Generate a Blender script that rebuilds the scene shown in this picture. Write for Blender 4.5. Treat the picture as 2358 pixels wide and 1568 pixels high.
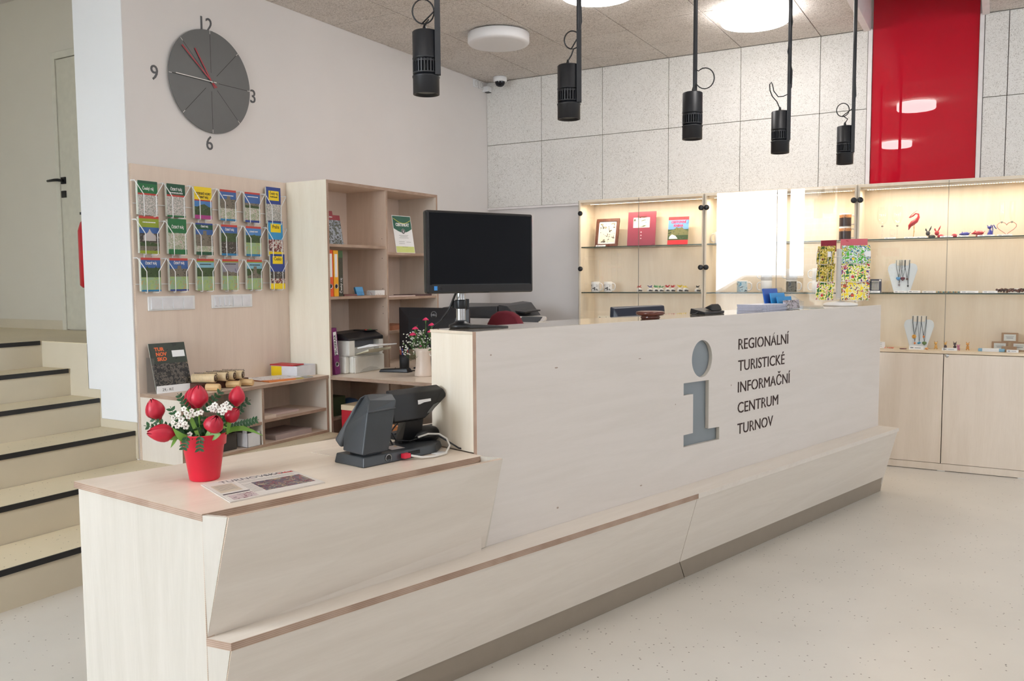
import bpy, bmesh, math, random
from mathutils import Matrix, Vector
for o in list(bpy.data.objects): bpy.data.objects.remove(o)
SC = bpy.context.scene
C = SC.collection
random.seed(7)
PI = math.pi
# ---------------------------------------------------------------- camera
CAM_H = 1.37
F_PX, YAW, PIT, ROL = 1948.95543, 0.519897576, 0.0736128743, -0.00709951580
def cam_axes():
    cy, sy = math.cos(YAW), math.sin(YAW)
    fw0 = Vector((-sy, cy, 0)); rt0 = Vector((cy, sy, 0)); up0 = Vector((0, 0, 1))
    fw = fw0*math.cos(PIT) - up0*math.sin(PIT); up = up0*math.cos(PIT) + fw0*math.sin(PIT)
    rt = rt0*math.cos(ROL) + up*math.sin(ROL); up2 = up*math.cos(ROL) - rt0*math.sin(ROL)
    return rt, up2, fw
rt, up, fw = cam_axes()
cd = bpy.data.cameras.new('camera'); cam = bpy.data.objects.new('camera', cd); C.objects.link(cam)
cd.sensor_fit = 'HORIZONTAL'; cd.sensor_width = 36.0; cd.lens = 36.0*F_PX/2358.0
cd.clip_start = 0.05; cd.clip_end = 200
M = Matrix((rt, up, -fw)).transposed().to_4x4(); M.translation = Vector((0, 0, CAM_H)); cam.matrix_world = M
SC.camera = cam
# ---------------------------------------------------------------- light, exposure
SC.view_settings.view_transform = 'Standard'; SC.view_settings.look = 'None'
SC.view_settings.gamma = 1.0; SC.view_settings.use_curve_mapping = False
SC.view_settings.exposure = 0.54
SC.cycles.use_light_tree = False; SC.cycles.max_bounces = 7; SC.cycles.diffuse_bounces = 4; SC.cycles.glossy_bounces = 3
SC.cycles.transparent_max_bounces = 16; SC.cycles.transmission_bounces = 6
SC.cycles.caustics_reflective = False; SC.cycles.caustics_refractive = False
SC.cycles.sample_clamp_indirect = 4.0; SC.cycles.adaptive_threshold = 0.05
W = bpy.data.worlds.new('World'); SC.world = W; W.use_nodes = True
bg = W.node_tree.nodes['Background']
bg.inputs[0].default_value = (0.80, 0.90, 1.0, 1); bg.inputs[1].default_value = 13.8
def area(name, loc, rot, sx, sy, power=0, col=(1, 1, 1), portal=True):
    l = bpy.data.lights.new(name, 'AREA'); l.shape = 'RECTANGLE'; l.size = sx; l.size_y = sy; l.energy = power; l.color = col
    o = bpy.data.objects.new(name, l); C.objects.link(o); o.location = loc; o.rotation_euler = rot
    if portal: l.cycles.is_portal = True
    return o
# portals: they only tell the renderer where the daylight of the sky enters through the glazing
area('window_portal_rear', (-3.43, -2.12, 1.7), (PI/2, 0, 0), 2.14, 2.6)
area('window_portal_rear', (2.9, -2.12, 2.2), (PI/2, 0, 0), .8, 1.4)
area('window_portal_right', (3.52, 4.75, 2.1), (PI/2, 0, PI/2), .9, 1.2)
# ---------------------------------------------------------------- materials
def newmat(name):
    m = bpy.data.materials.new(name); m.use_nodes = True
    nt = m.node_tree; b = nt.nodes['Principled BSDF']; return m, nt, b
def srgb(c):
    return tuple(((x/255)/12.92 if x/255 <= .04045 else ((x/255+.055)/1.055)**2.4) for x in c)
def col4(c): return (*c[:3], 1)
MATS = {}
def pm(name, rgb, rough=.5, metal=0., var=.04, scale=18., bump=0., coat=0., spec=.5, emit=0., alpha=1.):
    """procedural paint / plastic / paper: sRGB 0-255 colour with a little noise variation"""
    if name in MATS: return MATS[name]
    m, nt, b = newmat(name); c = srgb(rgb)
    tc = nt.nodes.new('ShaderNodeTexCoord'); nz = nt.nodes.new('ShaderNodeTexNoise')
    nz.inputs['Scale'].default_value = scale; nz.inputs['Detail'].default_value = 3
    nt.links.new(tc.outputs['Object'], nz.inputs['Vector'])
    cr = nt.nodes.new('ShaderNodeValToRGB'); cr.color_ramp.elements[0].position = .3; cr.color_ramp.elements[1].position = .7
    cr.color_ramp.elements[0].color = col4([x*(1-var) for x in c]); cr.color_ramp.elements[1].color = col4([min(1, x*(1+var)) for x in c])
    nt.links.new(nz.outputs['Fac'], cr.inputs['Fac']); nt.links.new(cr.outputs['Color'], b.inputs['Base Color'])
    b.inputs['Roughness'].default_value = rough; b.inputs['Metallic'].default_value = metal
    b.inputs['Coat Weight'].default_value = coat; b.inputs['Coat Roughness'].default_value = .06
    b.inputs['Specular IOR Level'].default_value = spec
    if bump:
        bp = nt.nodes.new('ShaderNodeBump'); bp.inputs['Strength'].default_value = bump; bp.inputs['Distance'].default_value = .002
        nt.links.new(nz.outputs['Fac'], bp.inputs['Height']); nt.links.new(bp.outputs['Normal'], b.inputs['Normal'])
    if emit:
        b.inputs['Emission Color'].default_value = col4(c); b.inputs['Emission Strength'].default_value = emit
    MATS[name] = m; return m
def wood(name, rgb, rgb2, axis='Z', rough=.42, scale=1.0, knots=False):
    if name in MATS: return MATS[name]
    m, nt, b = newmat(name); N = nt.nodes.new; L = nt.links.new
    tc = N('ShaderNodeTexCoord'); mp = N('ShaderNodeMapping')
    s = {'X': (.5, 5, 5), 'Y': (5, .5, 5), 'Z': (5, 5, .5)}[axis]; mp.inputs['Scale'].default_value = [k*scale for k in s]
    L(tc.outputs['Object'], mp.inputs['Vector'])
    n1 = N('ShaderNodeTexNoise'); n1.inputs['Scale'].default_value = 1.6; n1.inputs['Detail'].default_value = 6; n1.inputs['Distortion'].default_value = 1.6
    n2 = N('ShaderNodeTexNoise'); n2.inputs['Scale'].default_value = 26; n2.inputs['Detail'].default_value = 4
    L(mp.outputs['Vector'], n1.inputs['Vector']); L(mp.outputs['Vector'], n2.inputs['Vector'])
    mx = N('ShaderNodeMath'); mx.operation = 'MULTIPLY_ADD'; mx.inputs[1].default_value = .25
    L(n2.outputs['Fac'], mx.inputs[0])
    m2 = N('ShaderNodeMath'); m2.operation = 'MULTIPLY'; m2.inputs[1].default_value = .75; L(n1.outputs['Fac'], m2.inputs[0]); L(m2.outputs[0], mx.inputs[2])
    cr = N('ShaderNodeValToRGB'); cr.color_ramp.elements[0].position = .33; cr.color_ramp.elements[1].position = .62
    cr.color_ramp.elements[0].color = col4(srgb(rgb2)); cr.color_ramp.elements[1].color = col4(srgb(rgb))
    L(mx.outputs[0], cr.inputs['Fac']); L(cr.outputs['Color'], b.inputs['Base Color'])
    b.inputs['Roughness'].default_value = rough
    MATS[name] = m; return m
def ply_edge(name, axis, rgb=(176, 148, 128), rgb2=(128, 98, 80), thick=.018):
    """layered plywood edge: fine stripes along one object axis"""
    if name in MATS: return MATS[name]
    m, nt, b = newmat(name); N = nt.nodes.new; L = nt.links.new
    tc = N('ShaderNodeTexCoord'); sp = N('ShaderNodeSeparateXYZ'); L(tc.outputs['Object'], sp.inputs[0])
    w = N('ShaderNodeMath'); w.operation = 'MULTIPLY'; w.inputs[1].default_value = 2*PI/(.0052); L(sp.outputs[axis], w.inputs[0])
    s = N('ShaderNodeMath'); s.operation = 'SINE'; L(w.outputs[0], s.inputs[0])
    nz = N('ShaderNodeTexNoise'); nz.inputs['Scale'].default_value = 9; nz.inputs['Detail'].default_value = 5; L(tc.outputs['Object'], nz.inputs['Vector'])
    a = N('ShaderNodeMath'); a.operation = 'MULTIPLY_ADD'; a.inputs[1].default_value = .22; L(s.outputs[0], a.inputs[0]); L(nz.outputs['Fac'], a.inputs[2])
    cr = N('ShaderNodeValToRGB'); cr.color_ramp.elements[0].position = .25; cr.color_ramp.elements[1].position = .75
    cr.color_ramp.elements[0].color = col4(srgb(rgb2)); cr.color_ramp.elements[1].color = col4(srgb(rgb))
    L(a.outputs[0], cr.inputs['Fac']); L(cr.outputs['Color'], b.inputs['Base Color']); b.inputs['Roughness'].default_value = .7
    MATS[name] = m; return m
def felt(name, rgb, rgb2, dens=.36):
    if name in MATS: return MATS[name]
    m, nt, b = newmat(name); N = nt.nodes.new; L = nt.links.new
    tc = N('ShaderNodeTexCoord')
    n1 = N('ShaderNodeTexNoise'); n1.inputs['Scale'].default_value = 100; n1.inputs['Detail'].default_value = 3; n1.inputs['Distortion'].default_value = 2.2
    n2 = N('ShaderNodeTexNoise'); n2.inputs['Scale'].default_value = 3.5; n2.inputs['Detail'].default_value = 4
    L(tc.outputs['Object'], n1.inputs['Vector']); L(tc.outputs['Object'], n2.inputs['Vector'])
    ad = N('ShaderNodeMath'); ad.operation = 'MULTIPLY_ADD'; ad.inputs[1].default_value = .12; L(n2.outputs['Fac'], ad.inputs[0]); L(n1.outputs['Fac'], ad.inputs[2])
    cr = N('ShaderNodeValToRGB'); cr.color_ramp.elements[0].position = dens; cr.color_ramp.elements[1].position = dens+.14
    cr.color_ramp.elements[0].color = col4(srgb(rgb2)); cr.color_ramp.elements[1].color = col4(srgb(rgb))
    L(ad.outputs[0], cr.inputs['Fac']); L(cr.outputs['Color'], b.inputs['Base Color']); b.inputs['Roughness'].default_value = .95
    bp = N('ShaderNodeBump'); bp.inputs['Strength'].default_value = .5; bp.inputs['Distance'].default_value = .003
    L(n1.outputs['Fac'], bp.inputs['Height']); L(bp.outputs['Normal'], b.inputs['Normal'])
    b.inputs['Specular IOR Level'].default_value = .2
    MATS[name] = m; return m
def speckle(name, rgb, dark, rough=.3):
    if name in MATS: return MATS[name]
    m, nt, b = newmat(name); N = nt.nodes.new; L = nt.links.new
    tc = N('ShaderNodeTexCoord')
    vo = N('ShaderNodeTexVoronoi'); vo.inputs['Scale'].default_value = 42; vo.inputs['Randomness'].default_value = 1
    L(tc.outputs['Object'], vo.inputs['Vector'])
    lt = N('ShaderNodeMath'); lt.operation = 'LESS_THAN'; lt.inputs[1].default_value = .13; L(vo.outputs['Distance'], lt.inputs[0])
    sp = N('ShaderNodeSeparateColor'); L(vo.outputs['Color'], sp.inputs[0])
    gt = N('ShaderNodeMath'); gt.operation = 'GREATER_THAN'; gt.inputs[1].default_value = .62; L(sp.outputs[0], gt.inputs[0])
    mu = N('ShaderNodeMath'); mu.operation = 'MULTIPLY'; L(lt.outputs[0], mu.inputs[0]); L(gt.outputs[0], mu.inputs[1])
    nz = N('ShaderNodeTexNoise'); nz.inputs['Scale'].default_value = 2.2; nz.inputs['Detail'].default_value = 7; L(tc.outputs['Object'], nz.inputs['Vector'])
    cr = N('ShaderNodeValToRGB'); cr.color_ramp.elements[0].position = .3; cr.color_ramp.elements[1].position = .7
    c = srgb(rgb); cr.color_ramp.elements[0].color = col4([x*.94 for x in c]); cr.color_ramp.elements[1].color = col4([x*1.04 for x in c]); L(nz.outputs['Fac'], cr.inputs['Fac'])
    mx = N('ShaderNodeMix'); mx.data_type = 'RGBA'; L(mu.outputs[0], mx.inputs['Factor']); L(cr.outputs['Color'], mx.inputs['A']); mx.inputs['B'].default_value = col4(srgb(dark))
    L(mx.outputs['Result'], b.inputs['Base Color']); b.inputs['Roughness'].default_value = rough
    MATS[name] = m; return m
def glass(name, tint=(1, 1, 1), ior=1.9, rough=0.0):
    """thin clear pane: Fresnel reflection over plain transparency"""
    if name in MATS: return MATS[name]
    m, nt, b = newmat(name); N = nt.nodes.new; L = nt.links.new
    nt.nodes.remove(b); out = nt.nodes['Material Output']
    tr = N('ShaderNodeBsdfTransparent'); tr.inputs[0].default_value = col4(tint)
    gl = N('ShaderNodeBsdfGlossy'); gl.inputs['Roughness'].default_value = rough
    f0 = ((ior-1)/(ior+1))**2; lw = N('ShaderNodeLayerWeight'); lw.inputs['Blend'].default_value = .5
    pw = N('ShaderNodeMath'); pw.operation = 'POWER'; pw.inputs[1].default_value = 5; L(lw.outputs['Facing'], pw.inputs[0])
    ma = N('ShaderNodeMath'); ma.operation = 'MULTIPLY_ADD'; ma.inputs[1].default_value = (1-f0)*.8; ma.inputs[2].default_value = f0; L(pw.outputs[0], ma.inputs[0])
    mx = N('ShaderNodeMixShader'); L(ma.outputs[0], mx.inputs[0]); L(tr.outputs[0], mx.inputs[1]); L(gl.outputs[0], mx.inputs[2]); L(mx.outputs[0], out.inputs[0])
    MATS[name] = m; return m
def printed(name, cols, scale=60., stretch=(1, 1, 1), rough=.35, pos=None, emit=0.):
    """printed picture: several flat colours broken up by noise"""
    if name in MATS: return MATS[name]
    m, nt, b = newmat(name); N = nt.nodes.new; L = nt.links.new
    tc = N('ShaderNodeTexCoord'); mp = N('ShaderNodeMapping'); mp.inputs['Scale'].default_value = stretch; L(tc.outputs['Object'], mp.inputs['Vector'])
    nz = N('ShaderNodeTexNoise'); nz.inputs['Scale'].default_value = scale; nz.inputs['Detail'].default_value = 2; nz.inputs['Distortion'].default_value = .8; L(mp.outputs['Vector'], nz.inputs['Vector'])
    cr = N('ShaderNodeValToRGB'); cr.color_ramp.interpolation = 'CONSTANT'
    n = len(cols)
    while len(cr.color_ramp.elements) < n: cr.color_ramp.elements.new(.5)
    for i, c in enumerate(cols):
        cr.color_ramp.elements[i].position = 0 if i == 0 else (pos[i] if pos else .36+.28*(i-1)/max(1, n-2) if n > 2 else .5)
        cr.color_ramp.elements[i].color = col4(srgb(c))
    L(nz.outputs['Fac'], cr.inputs['Fac']); L(cr.outputs['Color'], b.inputs['Base Color']); b.inputs['Roughness'].default_value = rough
    MATS[name] = m; return m
B1, B2 = (227, 218, 207), (218, 208, 196)
birchZ = wood('birch_upright', B1, B2, 'Z'); birchX = wood('birch_lengthwise', B1, B2, 'X'); birchY = wood('birch_crosswise', B1, B2, 'Y')
topw = wood('birch_worktop', (240, 225, 208), (230, 213, 195), 'X', rough=.3)
pinw = wood('birch_pinboard', (230, 212, 196), (222, 203, 187), 'Z', rough=.5)
casew = wood('birch_showcase', (242, 229, 208), (235, 220, 197), 'Z', rough=.5)
shelfw = wood('birch_shelving', (226, 205, 188), (216, 194, 176), 'Z', rough=.5)
edgeX = ply_edge('plywood_edge_x', 'X'); edgeY = ply_edge('plywood_edge_y', 'Y'); edgeZ = ply_edge('plywood_edge_z', 'Z')
edgeL = ply_edge('plywood_edge_light', 'Z', (214, 196, 178), (186, 164, 144))
edgeB = ply_edge('plywood_edge_worn', 'Z', (184, 160, 142), (146, 118, 100))
wallw = pm('white_wall_paint', (230, 225, 222), .85, var=.012, scale=3)
wallp = pm('pillar_white_paint', (238, 238, 238), .8, var=.01, scale=3)
white = pm('white_plastic', (235, 235, 235), .35)
whitet = pm('white_trim_paint', (236, 230, 228), .5)
black = pm('black_plastic', (22, 23, 26), .38)
blackm = pm('matt_black_metal', (20, 23, 30), .42, spec=.6)
dgrey = pm('dark_grey_plastic', (58, 62, 66), .4)
floorm = speckle('speckled_linoleum', (212, 206, 196), (120, 110, 98), .28)
stairm = speckle('stair_speckled_linoleum', (224, 210, 180), (132, 116, 90), .45)
stairr = pm('beige_riser_paint', (205, 194, 172), .7, var=.03, scale=4)
feltw = felt('wood_wool_wall', (236, 233, 228), (190, 184, 176), .40)
feltc = felt('wood_wool_ceiling', (228, 221, 214), (164, 154, 146), .44)
redglass = pm('red_glass_panel', (190, 24, 44), .6, var=.0, coat=1.0, spec=.0); redglass.node_tree.nodes['Principled BSDF'].inputs['Coat Roughness'].default_value = 0.0
gl_pane = glass('clear_glass', ior=1.75); gl_win = glass('window_glass', ior=1.3)
gl_thin = glass('thin_crystal', tint=(.97, .98, .98), ior=1.6)
gl_edge = pm('green_glass_edge', (52, 74, 64), .2)
acryl = glass('clear_acrylic', tint=(.95, .96, .97), ior=1.45)
chrome = pm('brushed_chrome', (196, 198, 200), .25, metal=1.0)
paper = pm('white_paper', (240, 240, 240), .7, var=.01)
ink = pm('black_ink', (30, 28, 30), .6)
# ---------------------------------------------------------------- mesh builder
class MB:
    def __init__(s, M=None): s.v = []; s.f = []; s.mi = []; s.sm = []; s.M = M or Matrix()
    def add(s, vs, fs, m=0, smooth=False):
        b = len(s.v); s.v += [tuple(s.M @ Vector(p)) for p in vs]
        s.f += [tuple(b+i for i in f) for f in fs]; s.mi += ([m]*len(fs) if isinstance(m, int) else list(m)); s.sm += [smooth]*len(fs); return s
    def box(s, x0, x1, y0, y1, z0, z1, m=0, me=None, thin=None):
        """me: material index for the four edge faces of a board that is thin along axis `thin`"""
        vs = [(x0, y0, z0), (x1, y0, z0), (x1, y1, z0), (x0, y1, z0), (x0, y0, z1), (x1, y0, z1), (x1, y1, z1), (x0, y1, z1)]
        fs = [(0, 3, 2, 1), (4, 5, 6, 7), (0, 1, 5, 4), (1, 2, 6, 5), (2, 3, 7, 6), (3, 0, 4, 7)]
        ax = [2, 2, 1, 0, 1, 0]
        if me is None: ms = m
        else:
            t = thin if thin is not None else min(range(3), key=lambda i: (abs(x1-x0), abs(y1-y0), abs(z1-z0))[i])
            ms = [m if a == t else me for a in ax]
        return s.add(vs, fs, ms)
    def quad(s, a, b, c, d, m=0): return s.add([a, b, c, d], [(0, 1, 2, 3)], m)
    def prism(s, poly, z0, z1, m=0, me=None, map=None):
        """poly: 2-D points counter-clockwise, extruded z0..z1; map: (a,b,h)->(x,y,z)"""
        f = map or (lambda a, b, h: (a, b, h)); n = len(poly)
        vs = [f(a, b, z0) for a, b in poly]+[f(a, b, z1) for a, b in poly]
        fs = [tuple(range(n-1, -1, -1)), tuple(range(n, 2*n))]+[(i, (i+1) % n, n+(i+1) % n, n+i) for i in range(n)]
        return s.add(vs, fs, [m, m]+[m if me is None else me]*n)
    def lathe(s, prof, c=(0, 0, 0), seg=24, m=0, ax='Z', smooth=True, cap=True):
        n = len(prof); vs = []
        for r, z in prof:
            for k in range(seg):
                a = 2*PI*k/seg; p = (r*math.cos(a), r*math.sin(a), z)
                if ax == 'X': p = (p[2], p[0], p[1])
                if ax == 'Y': p = (p[0], p[2], p[1])
                vs.append((p[0]+c[0], p[1]+c[1], p[2]+c[2]))
        fs = []
        for i in range(n-1):
            for k in range(seg): fs.append((i*seg+k, i*seg+(k+1) % seg, (i+1)*seg+(k+1) % seg, (i+1)*seg+k))
        s.add(vs, fs, m, smooth)
        if cap:
            if prof[0][0] > 1e-6: s.add(vs[:seg], [tuple(range(seg-1, -1, -1))], m)
            if prof[-1][0] > 1e-6: s.add(vs[-seg:], [tuple(range(seg))], m)
        return s
    def cyl(s, x, y, z0, z1, r, seg=20, m=0): return s.lathe([(r, z0), (r, z1)], (x, y, 0), seg, m)
    def ell(s, c, r, seg=14, rings=9, m=0, R=None):
        vs = []; fs = []
        for i in range(rings+1):
            t = PI*i/rings
            for k in range(seg):
                a = 2*PI*k/seg; p = Vector((r[0]*math.sin(t)*math.cos(a), r[1]*math.sin(t)*math.sin(a), -r[2]*math.cos(t)))
                if R is not None: p = R @ p
                vs.append(tuple(p+Vector(c)))
        for i in range(rings):
            for k in range(seg): fs.append((i*seg+k, i*seg+(k+1) % seg, (i+1)*seg+(k+1) % seg, (i+1)*seg+k))
        return s.add(vs, fs, m, True)
    def tube(s, pts, r, seg=8, m=0, closed=False, cap=True):
        P = [Vector(p) for p in pts]; n = len(P); vs = []; prev = None
        rr = r if isinstance(r, (list, tuple)) else [r]*n
        for i in range(n):
            a = P[i-1] if (i > 0 or closed) else P[i]; b = P[(i+1) % n] if (i < n-1 or closed) else P[i]
            t = (b-a); t = t.normalized() if t.length > 1e-9 else Vector((0, 0, 1))
            if prev is None: u = t.orthogonal().normalized()
            else: u = (prev - t*prev.dot(t)); u = u.normalized() if u.length > 1e-6 else t.orthogonal().normalized()
            prev = u; w = t.cross(u)
            for k in range(seg):
                an = 2*PI*k/seg; vs.append(tuple(P[i]+(u*math.cos(an)+w*math.sin(an))*rr[i]))
        fs = []
        for i in range(n if closed else n-1):
            j = (i+1) % n
            for k in range(seg): fs.append((i*seg+k, i*seg+(k+1) % seg, j*seg+(k+1) % seg, j*seg+k))
        s.add(vs, fs, m, True)
        if cap and not closed: s.add(vs[:seg], [tuple(range(seg-1, -1, -1))], m); s.add(vs[-seg:], [tuple(range(seg))], m)
        return s
    def hull(s, pts, m=0):
        bm = bmesh.new(); [bm.verts.new(p) for p in pts]; r = bmesh.ops.convex_hull(bm, input=bm.verts); bm.verts.index_update()
        used = [v for v in bm.verts if v.link_faces]; ix = {v: i for i, v in enumerate(used)}
        bmesh.ops.recalc_face_normals(bm, faces=bm.faces)
        s.add([tuple(v.co) for v in used], [tuple(ix[v] for v in f.verts) for f in bm.faces], m); bm.free(); return s
    def leaf(s, base, tip, w, bend=(0, 0, 0), m=0, n=5, nrm=(0, 0, 1)):
        b, t = Vector(base), Vector(tip); d = t-b; u = d.cross(Vector(nrm)); u = u.normalized() if u.length > 1e-6 else Vector((1, 0, 0))
        vs = []; fs = []
        for i in range(n+1):
            k = i/n; p = b+d*k+Vector(bend)*math.sin(PI*k); ww = w*math.sin(PI*min(.98, .12+k*.86))*.5
            vs += [tuple(p-u*ww), tuple(p+u*ww)]
        for i in range(n): fs.append((2*i, 2*i+1, 2*i+3, 2*i+2))
        return s.add(vs, fs, m, True)
    def mesh(s, name, mats, bevel=0, bseg=2):
        me = bpy.data.meshes.new(name); me.from_pydata(s.v, [], s.f)
        mats = mats if isinstance(mats, (list, tuple)) else [mats]
        for x in mats: me.materials.append(x)
        me.polygons.foreach_set('material_index', s.mi); me.polygons.foreach_set('use_smooth', s.sm)
        if bevel:
            bm = bmesh.new(); bm.from_mesh(me); bmesh.ops.remove_doubles(bm, verts=bm.verts, dist=1e-5)
            bmesh.ops.recalc_face_normals(bm, faces=bm.faces)
            es = [e for e in bm.edges if len(e.link_faces) == 2 and e.calc_face_angle(0) > .5]
            bmesh.ops.bevel(bm, geom=es, offset=bevel, segments=bseg, affect='EDGES', profile=.5, clamp_overlap=True)
            if bseg > 1:
                for f in bm.faces: f.smooth = f.smooth or f.calc_area() < bevel*bevel*4
            bm.to_mesh(me); bm.free()
        me.update(); return me
def part(name, mb, mats, parent=None, bevel=0, bseg=2, label=None, kind=None):
    o = bpy.data.objects.new(name, mb.mesh(name, mats, bevel, bseg)); C.objects.link(o)
    if parent is not None: o.parent = parent
    if label: o['label'] = label
    if kind: o['kind'] = kind
    return o
def tag(o, label, cat, group=None, kind=None):
    o['label'] = label; o['category'] = cat
    if group: o['group'] = group
    if kind: o['kind'] = kind
    return o
def thing(name, label, cat, loc=(0, 0, 0), rz=0, group=None):
    o = bpy.data.objects.new(name, None); C.objects.link(o); o.location = loc; o.rotation_euler = (0, 0, rz); o.empty_display_size = .05
    return tag(o, label, cat, group)
def struct(name, mb, mats, parent=None, bevel=0):
    o = part(name, mb, mats, parent, bevel)
    if parent is None: o['kind'] = 'structure'
    return o
def dup(root, loc, rz=0, label=None):
    r = root.copy(); C.objects.link(r); r.location = loc; r.rotation_euler = (0, 0, rz)
    if label: r['label'] = label
    for ch in list(root.children):
        c = ch.copy(); C.objects.link(c); c.parent = r
        for g in list(ch.children):
            d = g.copy(); C.objects.link(d); d.parent = c
    return r
def frame(x, y, z, ex, ez=(0, 0, 1)):
    """4x4 with local X = ex, local Z(up in text plane)=ez mapped as text Y; normal = ex x ez"""
    ex = Vector(ex).normalized(); ey = Vector(ez).normalized(); n = ex.cross(ey).normalized()
    M = Matrix((ex, ey, n)).transposed().to_4x4(); M.translation = Vector((x, y, z)); return M
def text_mesh(s, h, sx=1., ext=.0006, align='LEFT', M=None, bold=0., space=1.):
    cu = bpy.data.curves.new('t', 'FONT'); cu.body = s; cu.size = h/.73; cu.extrude = ext; cu.align_x = align; cu.offset = bold; cu.space_character = space; cu.resolution_u = 3
    o = bpy.data.objects.new('t', cu); C.objects.link(o); bpy.context.view_layer.update()
    me = bpy.data.meshes.new_from_object(o.evaluated_get(bpy.context.evaluated_depsgraph_get()))
    bpy.data.objects.remove(o); bpy.data.curves.remove(cu)
    me.transform(Matrix.Diagonal((sx, 1, 1, 1)))
    if M is not None: me.transform(M)
    return me
def text(name, s, h, M, mat, parent=None, sx=1., ext=.0006, align='LEFT', bold=0., space=1.):
    me = text_mesh(s, h, sx, ext, align, M, bold, space); me.materials.clear(); me.materials.append(mat)
    o = bpy.data.objects.new(name, me); C.objects.link(o)
    if parent is not None: o.parent = parent
    return o
TH = math.atan2(0.9628, 0.2702)     # direction of the counter (local X away from camera)
def CP(u, w, z=0.):
    return (u*math.cos(TH)-w*math.sin(TH), u*math.sin(TH)+w*math.cos(TH), z)
# ================================================================ THE SETTING
XA, D, ZC, YF = -4.205, 6.93, 3.19, 6.585
XR, YB, ZW = 3.6, -2.2, 3.5
struct('floor', MB().box(-3.62, XR, YB, D, -.12, 0), floorm)
struct('floor.001', MB().box(-7.6, -3.62, YB, 1.0, -.12, 0), floorm)
struct('floor.002', MB().box(XA-.4, -3.62, 1.0, D+.2, -.12, -.0005), floorm)
# wall behind the counter (with the clock)
struct('wall_left', MB().box(XA-.43, XA, 3.07, D+.2, 0, ZW), [wallw])
wb = struct('wall_back', MB().box(XA, XR+.2, D, D+.2, 0, 4.1), wallw)
TR = MB(); TR.box(XA, -3.11, D-.03, D, 2.012, 2.03); TR.box(-.883, -.855, D-.035, D, 2.03, 3.19); TR.box(-.158, -.13, D-.035, D, 2.03, 3.19)
struct('trim_1', TR, whitet)
# wood-wool panels on the back wall, .6 x .58, with open joints
fp = MB(); g = .0022
xs = [XA, -3.628, -3.028, -2.428, -1.828, -1.222, -.885]
for i in range(len(xs)-1):
    for z0, z1 in ((2.03, 2.611), (2.611, 3.19)): fp.box(xs[i]+g, xs[i+1]-g, D-.028, D-.001, z0+g, z1-g)
xs = [-.128, .02, .62, 1.22, 1.82, 2.42, 3.02, XR]
for i in range(len(xs)-1):
    for z0, z1 in ((2.03, 2.611), (2.611, 3.19)): fp.box(xs[i]+g, xs[i+1]-g, D-.028, D-.001, z0+g, z1-g)
part('wood_wool_panel', fp, feltw, wb, bevel=.0012, bseg=1)
jt = MB(); jt.box(XA, -.885, D-.006, D-.0005, 2.03, 3.19); jt.box(-.128, XR, D-.006, D-.0005, 2.03, 3.19)
part('panel_joint', jt, pm('dark_joint', (92, 78, 66), .9), wb)
# ceiling: slab, tiles, raised shaft in front of the red glass
SX0, SX1, SY0, ST = -.87, -.145, 4.9, 3.95
cl = MB()
cl.box(XA-.43, SX0-.021, YB, D+.2, ZC+.03, ZC+.15); cl.box(SX1+.021, XR+.2, YB, D+.2, ZC+.03, ZC+.15); cl.box(SX0-.021, SX1+.021, YB, SY0-.021, ZC+.03, ZC+.15)
ce = struct('ceiling', cl, pm('ceiling_joint', (84, 72, 62), .9))
ct = MB(); g = .003
cx = [XA, -3.628, -3.028, -2.428, -1.828, -1.222, SX0-.01]
for i in range(len(cx)-1):
    ph = .0 if i < 3 else -.14
    ys = [6.6+ph-.606*k for k in range(-1, 15)]
    for k in range(len(ys)-1):
        y1, y0 = min(ys[k], D-.03), max(ys[k+1], YB)
        if y1-y0 > .02: ct.box(cx[i]+g, cx[i+1]-g, y0+g, y1-g, ZC, ZC+.028)
cx = [SX1+.01, .2, .8, 1.4, 2.0, 2.6, 3.2, XR]
for i in range(len(cx)-1):
    for k in range(15):
        y1, y0 = min(D-.03, 6.93-.606*k), max(YB, 6.93-.606*(k+1))
        if y1-y0 > .02: ct.box(cx[i]+g, cx[i+1]-g, y0+g, y1-g, ZC, ZC+.028)
for k in range(12):
    y1, y0 = SY0-.01-.606*k, max(YB, SY0-.01-.606*(k+1))
    if y1-y0 > .02: ct.box(SX0-.01+g, SX1+.01-g, y0+g, y1-g, ZC, ZC+.028)
part('ceiling_tile', ct, feltc, ce, bevel=.001, bseg=1)
sh = MB(); sh.box(SX0-.02, SX0, SY0-.02, D, ZC-.006, ST); sh.box(SX1, SX1+.02, SY0-.02, D, ZC-.006, ST); sh.box(SX0, SX1, SY0-.02, SY0, ZC-.006, ST)
sh.box(SX0-.02, SX1+.02, SY0-.02, D, ST, ST+.02)
sh.box(SX0-.045, SX0-.001, SY0-.045, D-.03, ZC-.012, ZC-.001); sh.box(SX1+.001, SX1+.045, SY0-.045, D-.03, ZC-.012, ZC-.001); sh.box(SX0-.045, SX1+.045, SY0-.045, SY0-.001, ZC-.012, ZC-.001)
struct('trim_2', sh, whitet)
# red glass panel under the shaft
tag(part('red_glass_panel', MB().box(-.853, -.16, D-.02, D-.001, 2.03, ST-.01), redglass, bevel=.002, bseg=1), 'tall glossy red glass panel between the pale wood-wool wall panels', 'wall panel')
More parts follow.
